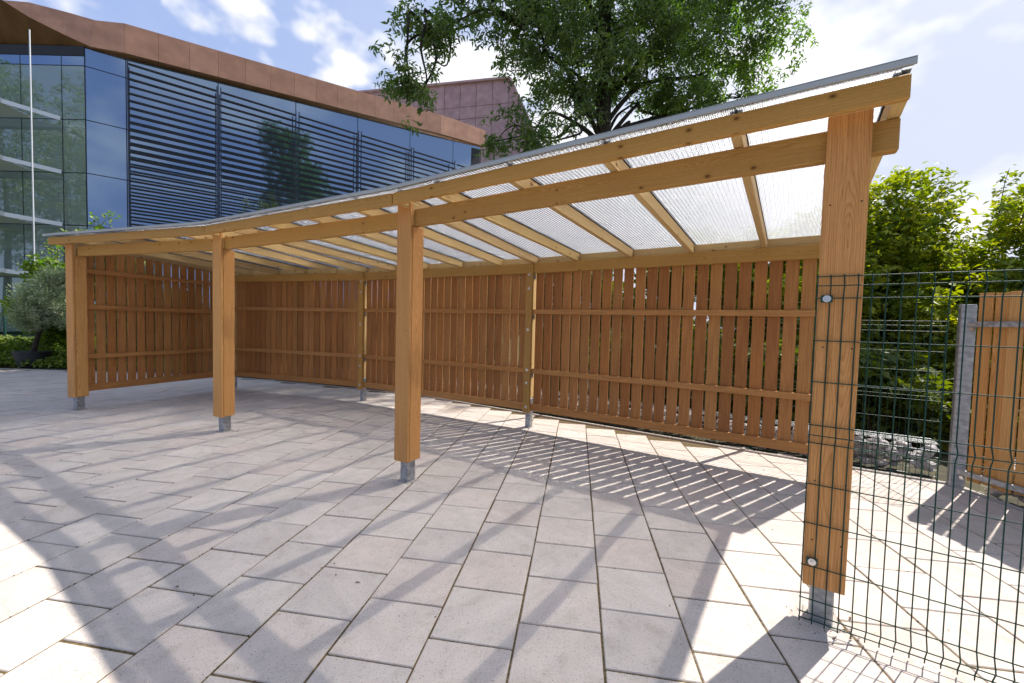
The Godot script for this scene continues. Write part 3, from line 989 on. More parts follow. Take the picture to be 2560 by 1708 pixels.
# a twin-wall sheet between two rafters: two skins and the webs between them, running with the slope
func sheet(root: Node3D, l: Array, r: Array, o: Vector3, p0: Vector3):
	var mb := MB.new()
	var webs := MB.new()
	var la: Vector3 = l[3]
	var lb: Vector3 = l[4]
	var ra: Vector3 = r[3]
	var rb: Vector3 = r[4]
	# reach a little past the rafter ends to the trim
	la += (la - lb).normalized() * 0.062
	ra += (ra - rb).normalized() * 0.062
	lb += (lb - la).normalized() * 0.05
	rb += (rb - ra).normalized() * 0.05
	var ins := 0.006
	var x := (ra - la).normalized()
	la += x * ins
	lb += x * ins
	ra -= x * ins
	rb -= x * ins
	var up := (rb - ra).cross(la - ra).normalized()
	if up.y < 0:
		up = -up
	# flutes run with the slope: each a hazy strip and a clear strip between two webs
	var n := int((ra - la).length() / 0.0102)
	var core := MB.new()
	mb.poly([la + up * 0.1113, ra + up * 0.1113, rb + up * 0.1113, lb + up * 0.1113], -up, [])
	for k in n:
		var t0 := float(k) / n
		var t1 := t0 + 0.68 / n
		var t2 := (k + 1.0) / n
		var c := [la.lerp(ra, t0 + 0.02 / n), la.lerp(ra, t1), lb.lerp(rb, t1), lb.lerp(rb, t0 + 0.02 / n)]
		var lo := []
		var hi := []
		for q in c:
			lo.append(q + up * 0.1215)
			hi.append(q + up * 0.124)
		core.poly(lo, -up, [])
		core.poly(hi, up, [])
		for e in 4:
			var e2 := (e + 1) % 4
			var m: Vector3 = (lo[e] + lo[e2]) * 0.5 - (lo[0] + lo[2]) * 0.5
			core.poly([lo[e], lo[e2], hi[e2], hi[e]], (m - up * m.dot(up)).normalized(), [])
		mb.poly([la.lerp(ra, t1 + 0.01 / n) + up * 0.1245, la.lerp(ra, t2) + up * 0.1245, lb.lerp(rb, t2) + up * 0.1245, lb.lerp(rb, t1 + 0.01 / n) + up * 0.1245], up, [])
		var a := la.lerp(ra, t2)
		var b := lb.lerp(rb, t2)
		if k % 3 == 2:
			webs.poly([a + up * 0.1116, b + up * 0.1116, b + up * 0.1212, a + up * 0.1212], x, [])
	var o2 := put("roof_sheet", mb.mesh(), M.sheet, root)
	put("webs", webs.mesh(), M.web, o2)
	put("flutes", core.mesh(), M.haze_core, o2)

func wall_bay(root: Node3D, a: Vector3, b: Vector3, k: int):
	var d := (b - a).normalized()
	var o := out_of(d)
	var wall := group_part("slat_wall", root, (a + b) * 0.5)
	var l := (b - a).length()
	var s0 := 0.05
	var s1 := l - 0.05
	timber("back_beam", a + d * s0 + o * 0.02 + Vector3(0, 2.308, 0), a + d * s1 + o * 0.02 + Vector3(0, 2.308, 0), 0.14, 0.06, M.beam[(k + 1) % 3], wall, Vector3.UP, 0.005, k + 3)
	for y in [[1.655, 0.066], [0.80, 0.068]]:
		timber("rail", a + d * s0 + o * 0.0215 + Vector3(0, y[0] + y[1] * 0.5, 0), a + d * s1 + o * 0.0215 + Vector3(0, y[0] + y[1] * 0.5, 0), y[1], 0.042, M.rail[k % 2], wall, Vector3.UP, 0.003)
	timber("bottom_rail", a + d * s0 + o * 0.0215 + Vector3(0, 0.308, 0), a + d * s1 + o * 0.0215 + Vector3(0, 0.308, 0), 0.1, 0.042, M.rail[(k + 1) % 2], wall, Vector3.UP, 0.003)
	var n := int(round((s1 - s0) / 0.1425))
	var pitch := (s1 - s0 - 0.02) / n
	for q in n:
		var s := s0 + 0.01 + (q + 0.5) * pitch + jitter(0.002)
		var p := a + d * s - o * 0.011
		timber("slat", p + Vector3(0, 0.275 + jitter(0.004), 0), p + Vector3(jitter(0.003), 2.30, jitter(0.003)), 0.118, 0.02, M.slat[rng.randi() % 8], wall, d, 0.002)

func back_post(root: Node3D, k: int):
	var d: Vector3 = ((BP[k + 1] - BP[k]).normalized() + (BP[k] - BP[k - 1]).normalized()).normalized()
	var o := out_of(d)
	var p: Vector3 = BP[k]
	var post := group_part("back_post", root, p)
	timber("face_board", p + o * 0.066 + Vector3(0, 0.225, 0), p + o * 0.066 + Vector3(0, 2.372, 0), 0.105, 0.042, M.beam[k % 3], post, d, 0.005, k + 2)
	timber("core", p - o * 0.005 + d * 0.012 + Vector3(0, 0.44, 0), p - o * 0.005 + d * 0.012 + Vector3(0, 2.36, 0), 0.075, 0.098, M.soft[1], post, d, 0.003, 3)
	timber("steel_foot", p + Vector3(0, -0.03, 0) + d * 0.01, p + Vector3(0, 0.435, 0) + d * 0.01, 0.08, 0.085, M.galv, post, d, 0.006, 0)
	timber("concrete_collar", p + Vector3(0, -0.02, 0), p + Vector3(0, 0.005, 0), 0.14, 0.14, M.concrete, post, d, 0.003, 0)
	for y in [2.217, 2.02, 1.43, 0.85, 0.66, 0.31]:
		for q in 2:
			var mb := MB.new()
			if q == 0:
				mb.tube([p + o * 0.086 + Vector3(0, y, 0), p + o * 0.0905 + Vector3(0, y, 0)], [0.021, 0.019], 12)
			else:
				mb.tube([p + o * 0.0905 + Vector3(0, y, 0), p + o * 0.1 + Vector3(0, y, 0)], [0.011], 6)
			put("washer" if q == 0 else "bolt_head", mb.mesh(), M.bolt, post)
	for y2 in [2.2, 1.63, 0.79]:
		timber("angle_bracket", p + o * 0.03 + d * 0.062 + Vector3(0, y2 - 0.05, 0), p + o * 0.03 + d * 0.062 + Vector3(0, y2 + 0.02, 0), 0.006, 0.05, M.galv, post, d, 0.0, 0)

func corner_post(root: Node3D, p: Vector3):
	var d: Vector3 = (BP[1] - BP[0]).normalized() if p == BP[0] else (BP[3] - BP[2]).normalized()
	var post := group_part("corner_post", root, p)
	timber("core", p + Vector3(0, 0.26, 0), p + Vector3(0, 2.36, 0), 0.095, 0.095, M.soft[2], post, d, 0.004, 4)
	timber("steel_foot", p + Vector3(0, -0.03, 0), p + Vector3(0, 0.257, 0), 0.08, 0.08, M.galv, post, d, 0.006, 0)

func end_wall(root: Node3D):
	var a: Vector3 = FP[0]
	var b: Vector3 = BP[0]
	var d := (b - a).normalized()
	var o := bay_dir(0)      # rails face into the shelter
	var wall := group_part("slat_wall", root, (a + b) * 0.5)
	var s0 := 0.1
	var s1 := (b - a).length() - 0.055
	var q0 := a - o * 0.045
	for y in [[2.13, 0.066], [1.565, 0.068], [0.79, 0.067], [0.27, 0.112]]:
		timber("rail" if y[0] > 0.5 else "bottom_rail", q0 + d * s0 + o * 0.0215 + Vector3(0, y[0] + y[1] * 0.5, 0), q0 + d * s1 + o * 0.0215 + Vector3(0, y[0] + y[1] * 0.5, 0), y[1], 0.042, M.rail[rng.randi() % 2], wall, Vector3.UP, 0.003)
	var n := 17
	var pitch := (s1 - s0) / n
	for q in n:
		var s := s0 + (q + 0.5) * pitch
		var p := q0 + d * s - o * 0.0115
		timber("slat", p + Vector3(0, 0.29, 0), p + Vector3(0, rafter_y(-s) + 0.02, 0), 0.116, 0.02, M.slat[rng.randi() % 8], wall, d, 0.002)

# ---------------------------------------------------------------- wire mesh fences, gabions and the gate
const WIRE_Y := [1.776, 1.728, 1.669, 1.458, 1.251, 1.033, 0.987, 0.943, 0.733, 0.532, 0.312, 0.141, 0.083, 0.035]
const FOLD := [0.0, 1.0, 0.0, 0.0, 0.0, 0.0, 1.0, 0.0, 0.0, 0.0, 0.0, 0.0, 1.0, 0.0]

func upright(mb: MB, p: Vector3, o: Vector3, r: float, sides: int, low := 0.012):
	var pts := [p + Vector3(0, 1.785, 0)]
	for k in WIRE_Y.size():
		pts.append(p + Vector3(0, WIRE_Y[k], 0) + o * (FOLD[k] * 0.028))
	pts.append(p + Vector3(0, low, 0))
	mb.tube(pts, [r], sides)

func make_front_fence():
	var d := bay_dir(2)
	var o := out_of(d)
	var start: Vector3 = FP[3] + d * -0.092 + o * 0.104
	var root := thing("wire_fence_panel", "green welded wire fence panel clipped to the nearest shelter post", "fence", start)
	for k in 49:
		var mb := MB.new()
		upright(mb, start + d * (k * 0.0522), o, 0.0029, 6)
		put("upright_wire", mb.mesh(), M.wire, root)
	for k in WIRE_Y.size():
		var mb2 := MB.new()
		var y: float = WIRE_Y[k]
		var f: float = FOLD[k] * 0.028 + 0.0052
		mb2.tube([start + o * f + Vector3(0, y, 0) - d * 0.006, start + o * f + d * 2.52 + Vector3(0, y, 0)], [0.0029], 6)
		put("cross_wire", mb2.mesh(), M.wire, root)
	for y2 in [1.655, 0.333]:
		var c := start + d * 0.052 * 0.75 + Vector3(0, y2 + 0.01, 0)
		var clip := timber("fence_clip", c + o * 0.0145 - d * 0.024, c + o * 0.0145 + d * 0.024, 0.036, 0.014, M.clip, root, Vector3.UP, 0.003, 0)
		for q in 2:
			var mb3 := MB.new()
			mb3.tube([c + o * (0.0215 if q == 0 else 0.0255), c + o * (0.0255 if q == 0 else 0.031)], [0.017 if q == 0 else 0.0075], 14 if q == 0 else 6)
			put("washer" if q == 0 else "bolt_head", mb3.mesh(), M.bolt, clip)

const FENCE := [Vector3(4.5, 0, -4.28), Vector3(3.05, 0, -5.22), Vector3(0.65, 0, -6.9), Vector3(-1.85, 0, -8.6), Vector3(-4.36, 0, -9.62), Vector3(-8.0, 0, -10.86)]

func make_back_fence():
	var where := ["behind the right end of the slatted wall", "behind the right bay of the slatted wall", "behind the middle bay of the slatted wall", "behind the left bay of the slatted wall", "behind the far left corner of the shelter"]
	var rocks := []
	for v in 4:
		rocks.append(rock(90 + v))
	for k in FENCE.size() - 1:
		var a: Vector3 = FENCE[k]
		var b: Vector3 = FENCE[k + 1]
		var d := (b - a).normalized()
		var o := out_of(d)
		if o.z < 0:
			o = -o
		var l := (b - a).length()
		var root := thing("wire_fence_panel", "green wire mesh fence panel " + where[k], "fence", a, "fence panels behind the shelter")
		var mb := MB.new()
		var n := int(l / 0.0522)
		for q in n:
			upright(mb, a + d * (0.04 + q * (l - 0.08) / (n - 1)) + Vector3(0, -0.13, 0), o, 0.0027, 4, 0.16)
		for q in WIRE_Y.size():
			var f: float = FOLD[q] * 0.028 + 0.0048
			mb.tube([a + d * 0.03 + o * f + Vector3(0, WIRE_Y[q] - 0.13, 0), b - d * 0.03 + o * f + Vector3(0, WIRE_Y[q] - 0.13, 0)], [0.0027], 4)
		var w := put("wire_mesh", mb.mesh(), M.wire, root)
		w.set_meta("kind", "stuff")
		if k > 0:
			timber("fence_post", a - o * 0.04 + Vector3(0, -0.1, 0), a - o * 0.04 + Vector3(0, 1.72, 0), 0.05, 0.05, M.wire, root, d, 0.003, 0)
		gabion(a - o * 0.09, b - o * 0.09, -o, "wire basket of grey stones " + where[k], rocks)
	gabion(Vector3(4.56, 0, -3.98), Vector3(4.60, 0, -1.6), Vector3(1, 0, 0), "low wire basket of grey stones under the slatted gate", rocks)

func rock(sd: int) -> ArrayMesh:
	var r := RandomNumberGenerator.new()
	r.seed = sd
	var base := [Vector3(0, 1, 0), Vector3(0.95, 0.25, 0.1), Vector3(0.2, 0.3, 0.95), Vector3(-0.85, 0.3, 0.45), Vector3(-0.6, 0.2, -0.8), Vector3(0.5, 0.2, -0.85), Vector3(0.1, -0.9, 0.1), Vector3(0.75, -0.45, 0.65), Vector3(-0.5, -0.5, 0.75), Vector3(-0.75, -0.5, -0.4), Vector3(0.4, -0.5, -0.75)]
	for k in base.size():
		base[k] = base[k] * r.randf_range(0.8, 1.15)
	var mb := MB.new()
	for f in [[0, 2, 1], [0, 3, 2], [0, 4, 3], [0, 5, 4], [0, 1, 5], [1, 2, 7], [2, 8, 7], [2, 3, 8], [3, 9, 8], [3, 4, 9], [4, 10, 9], [4, 5, 10], [5, 1, 10], [1, 7, 10], [6, 7, 8], [6, 8, 9], [6, 9, 10], [6, 10, 7]]:
		var p := [base[f[0]], base[f[1]], base[f[2]]]
		var nn: Vector3 = (p[1] - p[0]).cross(p[2] - p[0]).normalized()
		if nn.dot(p[0] + p[1] + p[2]) < 0:
			nn = -nn
		mb.poly(p, nn, [])
	return mb.mesh()

func gabion(a: Vector3, b: Vector3, back: Vector3, label: String, rocks: Array):
	var root := thing("gabion_basket", label, "gabion", a, "stone filled baskets along the fence")
	var d := (b - a).normalized()
	var l := (b - a).length()
	var wide := 0.32
	var high := 0.34
	for v in 4:
		var mm := MultiMesh.new()
		mm.transform_format = MultiMesh.TRANSFORM_3D
		mm.mesh = rocks[v]
		var n := int(l * 34)
		mm.instance_count = n
		for q in n:
			var s := rng.randf_range(0.028, 0.062)
			var p := a + d * rng.randf_range(0.05, l - 0.05) + back * rng.randf_range(0.05, wide - 0.05) + Vector3(0, rng.randf_range(0.03, high - 0.045), 0)
			if q % 2 == 0:
				p = a + d * rng.randf_range(0.05, l - 0.05) + back * 0.055 + Vector3(0, rng.randf_range(0.03, high - 0.045), 0)
			mm.set_instance_transform(q, Transform3D(Basis.from_euler(Vector3(rng.randf() * TAU, rng.randf() * TAU, rng.randf() * TAU)).scaled(Vector3(s * 1.3, s * 0.8, s)), p - root.position))
		var o := MultiMeshInstance3D.new()
		o.multimesh = mm
		o.name = "stones"
		o.material_override = M.stone[v % 3]
		root.add_child(o, true)
		o.set_meta("kind", "stuff")
	var mb := MB.new()
	var step := 0.075
	var n2 := int(l / step)
	for q in n2 + 1:
		var p2 := a + d * (l * q / n2)
		mb.tube([p2 + Vector3(0, 0, 0), p2 + Vector3(0, high, 0)], [0.0022], 4, false)
		mb.tube([p2 + Vector3(0, high, 0), p2 + back * wide + Vector3(0, high, 0)], [0.0022], 4, false)
	for q in 6:
		mb.tube([a + Vector3(0, high * q / 5.0, 0), b + Vector3(0, high * q / 5.0, 0)], [0.0022], 4, false)
		mb.tube([a + back * wide * q / 5.0 + Vector3(0, high, 0), b + back * wide * q / 5.0 + Vector3(0, high, 0)], [0.0022], 4, false)
	put("wire_cage", mb.mesh(), M.galv, root)

func make_gate():
	var p := Vector3(4.46, 0, -4.1)
	var d := Vector3(0.12, 0, 0.993).normalized()
	var o := Vector3(-d.z, 0, d.x)       # towards the paving
	var post := thing("gate_post", "galvanised steel gate post at the fence corner beside the slatted gate", "post", p)
	timber("hollow_post", p + Vector3(0, -0.05, 0), p + Vector3(0, 1.80, 0), 0.11, 0.11, M.galv, post, Vector3(0.8, 0, 0.6), 0.008, 0)
	timber("post_cap", p + Vector3(0, 1.80, 0), p + Vector3(0, 1.808, 0), 0.1, 0.1, M.trim, post, Vector3(0.8, 0, 0.6), 0.002, 0)
	var root := thing("slatted_gate", "wooden slatted gate leaf with galvanised rails behind the wire fence", "gate", p + d * 0.1)
	var g0 := p + d * 0.085 + o * 0.0
	for y in [1.615, 0.165]:
		var rail := timber("gate_rail", g0 - d * 0.05 + o * 0.03 + Vector3(0, y, 0), g0 + d * 2.2 + o * 0.03 + Vector3(0, y, 0), 0.05, 0.03, M.galv, root, Vector3.UP, 0.003, 0)
		var mb := MB.new()
		mb.tube([g0 - d * 0.0 + o * 0.04 + Vector3(0, y - 0.045, 0), g0 + o * 0.06 + Vector3(0, y - 0.045, 0)], [0.018], 8)
		put("hinge_pin", mb.mesh(), M.bolt, rail)
	# boards hit and miss on both sides of the rails
	for k in 20:
		var s := 0.06 + k * 0.112
		var front_side := k % 2 == 0
		var q := g0 + d * s - o * (0.0 if front_side else 0.014)
		timber("gate_board", q + Vector3(0, 0.10 + jitter(0.006), 0), q + Vector3(0, 1.91 + jitter(0.006), 0), 0.105, 0.016 if front_side else 0.011, M.gate[rng.randi() % 3], root, d, 0.002)

# ---------------------------------------------------------------- trees, hedge and garden
# a sprig of folded leaves round a short twig; leaves point outwards and droop
func sprig(n: int, ll: float, lw: float, reach: float, droop: float, sd: int) -> ArrayMesh:
	var r := RandomNumberGenerator.new()
	r.seed = sd
	var mb := MB.new()
	for k in n:
		var a := TAU * k / n * 2.4 + r.randf() * 0.8
		var el := r.randf_range(-0.5, 0.7) - droop
		var dir := Vector3(cos(a) * cos(el), sin(el), sin(a) * cos(el)).normalized()
		var p := Vector3(r.randf_range(-1, 1), r.randf_range(-1, 1), r.randf_range(-1, 1)) * reach
		var side := dir.cross(Vector3(r.randf_range(-0.6, 0.6), 1, r.randf_range(-0.6, 0.6))).normalized()
		var nn := side.cross(dir).normalized()
		var s := r.randf_range(0.75, 1.2)
		var tip := p + dir * ll * s - Vector3(0, ll * droop * 0.25, 0)
		var mid := p + dir * ll * s * 0.45
		var a1 := mid + side * lw * 0.5 * s + nn * lw * 0.18
		var a2 := mid - side * lw * 0.5 * s + nn * lw * 0.18
		mb.poly([p, a1, tip], (a1 - p).cross(tip - p).normalized() * (1.0 if (a1 - p).cross(tip - p).dot(nn) > 0 else -1.0), [])
		mb.poly([p, tip, a2], (tip - p).cross(a2 - p).normalized() * (1.0 if (tip - p).cross(a2 - p).dot(nn) > 0 else -1.0), [])
	return mb.mesh()

func foliage(called: String, parent: Node3D, mesh: Mesh, mat: Material, places: Array, cols: Array):
	var mm := MultiMesh.new()
	mm.transform_format = MultiMesh.TRANSFORM_3D
	mm.use_colors = true
	mm.mesh = mesh
	mm.instance_count = places.size()
	var inv := parent.global_transform.affine_inverse()
	for k in places.size():
		mm.set_instance_transform(k, inv * places[k])
		var c: Color = cols[rng.randi() % cols.size()]
		var v := rng.randf_range(0.8, 1.2)
		mm.set_instance_color(k, Color(c.r * v, c.g * v, c.b * v))
	var o := MultiMeshInstance3D.new()
	o.multimesh = mm
	o.material_override = mat
	o.name = called
	parent.add_child(o, true)
	o.set_meta("kind", "stuff")

func turned(s: float) -> Basis:
	return Basis.from_euler(Vector3(jitter(0.7), rng.randf() * TAU, jitter(0.7))).scaled(Vector3.ONE * s)

func limb(pts: Array, r0: float, r1: float, sides := 7) -> ArrayMesh:
	# smooth a few given points into a curved tapering limb
	var c := Curve3D.new()
	for k in pts.size():
		var t: Vector3 = (pts[mini(k + 1, pts.size() - 1)] - pts[maxi(k - 1, 0)]) * 0.17
		c.add_point(pts[k], -t, t)
	var n := maxi(4, pts.size() * 4)
	var p := []
	var r := []
	var l := c.get_baked_length()
	for k in n + 1:
		p.append(c.sample_baked(l * k / n))
		r.append(lerpf(r0, r1, float(k) / n))
	var mb := MB.new()
	mb.tube(p, r, sides)
	return mb.mesh()

# lobes: x, y, z, radius; density in sprigs per cubic metre of lobe, kept out of the noise's hollows
func crown(lobes: Array, density: float, gap: float, nz: FastNoiseLite, smin: float, smax: float, flat := 0.85, shell := 0.42) -> Array:
	var out := []
	for b in lobes:
		var n := int(density * maxf(pow(b[3], 2.4), 1.1 * pow(b[3], 1.5) if b[3] < 1.2 else 0.0))
		for k in n:
			var dir := Vector3(rng.randfn(), rng.randfn(), rng.randfn()).normalized()
			var r: float = b[3] * pow(rng.randf(), shell)
			var p := Vector3(b[0], b[1], b[2]) + Vector3(dir.x, dir.y * flat, dir.z) * r * (1.0 + 0.25 * nz.get_noise_3dv(dir * 2.0 + Vector3(b[0], b[1], b[2])))
			if nz.get_noise_3dv(p) < gap:
				continue
			out.append(Transform3D(turned(rng.randf_range(smin, smax)), p))
	return out

const OAK := [[3.4, 13.5, -18.0, 3.3], [0.9, 12.4, -17.2, 1.9], [5.9, 13.1, -18.0, 2.8], [8.8, 14.7, -19.0, 2.6], [10.7, 14.2, -19.0, 1.9], [7.8, 12.2, -20.0, 2.0], [10.4, 12.4, -20.0, 1.35], [2.4, 11.0, -17.3, 1.8], [0.0, 13.3, -16.5, 1.5],
	[-2.1, 13.3, -16.0, 1.45], [-3.5, 12.2, -15.5, 1.1], [-4.25, 10.9, -15.3, 0.8], [-4.35, 9.95, -15.2, 0.58], [-3.5, 9.45, -15.3, 0.5], [-3.9, 10.2, -15.4, 0.6], [-2.95, 10.9, -15.5, 0.62], [-2.9, 11.9, -15.4, 0.8],
	[-3.75, 8.75, -15.3, 0.28], [-0.1, 9.0, -16.0, 1.05], [-0.75, 8.3, -15.8, 0.65], [0.8, 8.3, -16.0, 0.7], [1.6, 9.3, -16.8, 1.0], [8.7, 11.3, -20.0, 1.1], [5.9, 11.6, -19.0, 1.2], [6.6, 10.6, -19.6, 0.9], [3.2, 17.7, -18.0, 4.6], [0.7, 16.3, -17.2, 2.6], [8.3, 18.2, -19.0, 4.2], [3.1, 21.8, -18.0, 3.8], [6.6, 22.6, -17.6, 3.4], [3.4, 25.8, -16.4, 3.4], [2.0, 27.6, -16.0, 2.2], [5.4, 28.0, -16.4, 2.4]]

func make_trees():
	var nz := noise(61, 0.55, 3)
	var cs := [Color(0.215, 0.27, 0.12), Color(0.185, 0.24, 0.11), Color(0.25, 0.305, 0.125), Color(0.155, 0.205, 0.095), Color(0.32, 0.37, 0.115)]
	var leaf := sprig(11, 0.21, 0.076, 0.17, 0.45, 4)
	var tree := thing("broadleaf_tree", "tall broadleaf tree with drooping long leaves rising behind the shelter", "tree", Vector3(4.0, 0, -18.3))
	put("trunk", limb([Vector3(4.0, -0.1, -18.3), Vector3(3.9, 4.5, -18.2), Vector3(3.65, 10.0, -18.0), Vector3(3.5, 15.0, -18.0), Vector3(3.2, 21.0, -18.0), Vector3(3.3, 27.0, -18.0)], 0.42, 0.1, 10), M.bark, tree)
	var f := Vector3(3.66, 9.8, -18.0)
	for b in OAK:
		var c := Vector3(b[0], b[1], b[2])
		if b[3] < 0.5:
			continue
		var root := Vector3(3.62, clampf(b[1] - 2.5 - 0.25 * absf(b[0] - 3.6), 9.2, 18.0), -18.0)
		if b[0] < -2.0:
			root = Vector3(0.2, 13.0, -16.7) if b[1] > 11.0 else Vector3(-3.2, 11.8, -15.5)
		var sag := Vector3(jitter(0.4), 0.35 + jitter(0.3), jitter(0.4))
		put("branch", limb([root, root.lerp(c, 0.25) + sag * 1.2 + Vector3(0, 0.3, 0), root.lerp(c, 0.55) + Vector3(jitter(0.5), 0.5 + jitter(0.3), jitter(0.5)), root.lerp(c, 0.8) + Vector3(jitter(0.4), jitter(0.4), jitter(0.4)), c], clampf(0.05 + 0.035 * b[3], 0.04, 0.13), 0.02, 6), M.bark, tree)
		for q in int(b[3] * 3.0):
			var e: Vector3 = c + Vector3(jitter(1.0), jitter(0.8), jitter(1.0)) * b[3] * 0.7
			put("twig", limb([c, c.lerp(e, 0.5) + Vector3(0, 0.12, 0), e], 0.03, 0.008, 4), M.bark, tree)
	foliage("crown", tree, leaf, M.leaf, crown(OAK, 80.0, -0.02, nz, 0.9, 1.35, 0.85, 0.36), cs)

	# the trees that stand behind the viewer: they show only mirrored in the glass
	var other := [[Vector3(-43.5, 0, -15.5), 24.0, "large tree mirrored in the glass just left of the building corner"], [Vector3(-51, 0, -14), 22.0, "large tree mirrored at the far left of the glass front"], [Vector3(4, 0, 22), 19.0, "tree mirrored low in the narrow glass strip right of the corner"], [Vector3(15, 0, 27), 17.0, "tree mirrored low behind the first louvres"]]
	for t in other:
		var at: Vector3 = t[0]
		var h: float = t[1]
		var tr := thing("broadleaf_tree", t[2], "tree", at, "trees mirrored in the glass")
		put("trunk", limb([at, at + Vector3(0.2, h * 0.4, 0.1), at + Vector3(0, h * 0.8, 0)], 0.36, 0.08, 8), M.bark, tr)
		var lobes := []
		for k in 11:
			var a := rng.randf() * TAU
			var hh := rng.randf_range(0.35, 0.9)
			var rr := h * 0.27 * sqrt(clampf(1.2 - hh, 0.1, 1.0))
			lobes.append([at.x + cos(a) * rr, h * hh, at.z + sin(a) * rr, h * rng.randf_range(0.13, 0.19)])
		foliage("crown", tr, leaf, M.leaf, crown(lobes, 17.0, -0.12, nz, 1.1, 1.7), cs)

func shrub(called: String, label: String, cat: String, at: Vector3, h: float, w: float, leaf: Mesh, mat: Material, cs: Array, density: float, group: String, shoots := 0, size := 1.0):
	var nz := noise(71, 1.1, 3)
	var o := thing(called, label, cat, at, group)
	var lobes := []
	for k in int(6 + h * 2.0):
		var a := rng.randf() * TAU
		var hh := rng.randf_range(0.12, 0.85)
		var rr := w * 0.7 * sqrt(rng.randf())
		lobes.append([at.x + cos(a) * rr, at.y + h * hh, at.z + sin(a) * rr, w * rng.randf_range(0.34, 0.5)])
	for k in 5:
		var b: Array = lobes[k]
		put("stem", limb([at + Vector3(jitter(0.15), -0.05, jitter(0.15)), at + Vector3(jitter(0.2), h * 0.3, jitter(0.2)), Vector3(b[0], b[1], b[2])], 0.035, 0.01, 5), M.twig, o)
	var places := crown(lobes, density, -0.25, nz, 0.8 * size, 1.25 * size, 1.0, 0.3)
	for k in shoots:
		var a2 := rng.randf() * TAU
		var p := at + Vector3(cos(a2) * w * 0.6, h * rng.randf_range(0.72, 0.9), sin(a2) * w * 0.6)
		var tip := p + Vector3(jitter(0.35), rng.randf_range(0.45, 0.9), jitter(0.35))
		put("shoot", limb([p - Vector3(0, 0.3, 0), p.lerp(tip, 0.5) + Vector3(jitter(0.05), 0, 0), tip], 0.012, 0.004, 4), M.twig, o)
		for q in 8:
			places.append(Transform3D(turned(rng.randf_range(0.6, 0.9) * size), p.lerp(tip, q / 7.5) + Vector3(jitter(0.05), 0, jitter(0.05))))
	foliage("foliage", o, leaf, mat, places, cs)
	return o

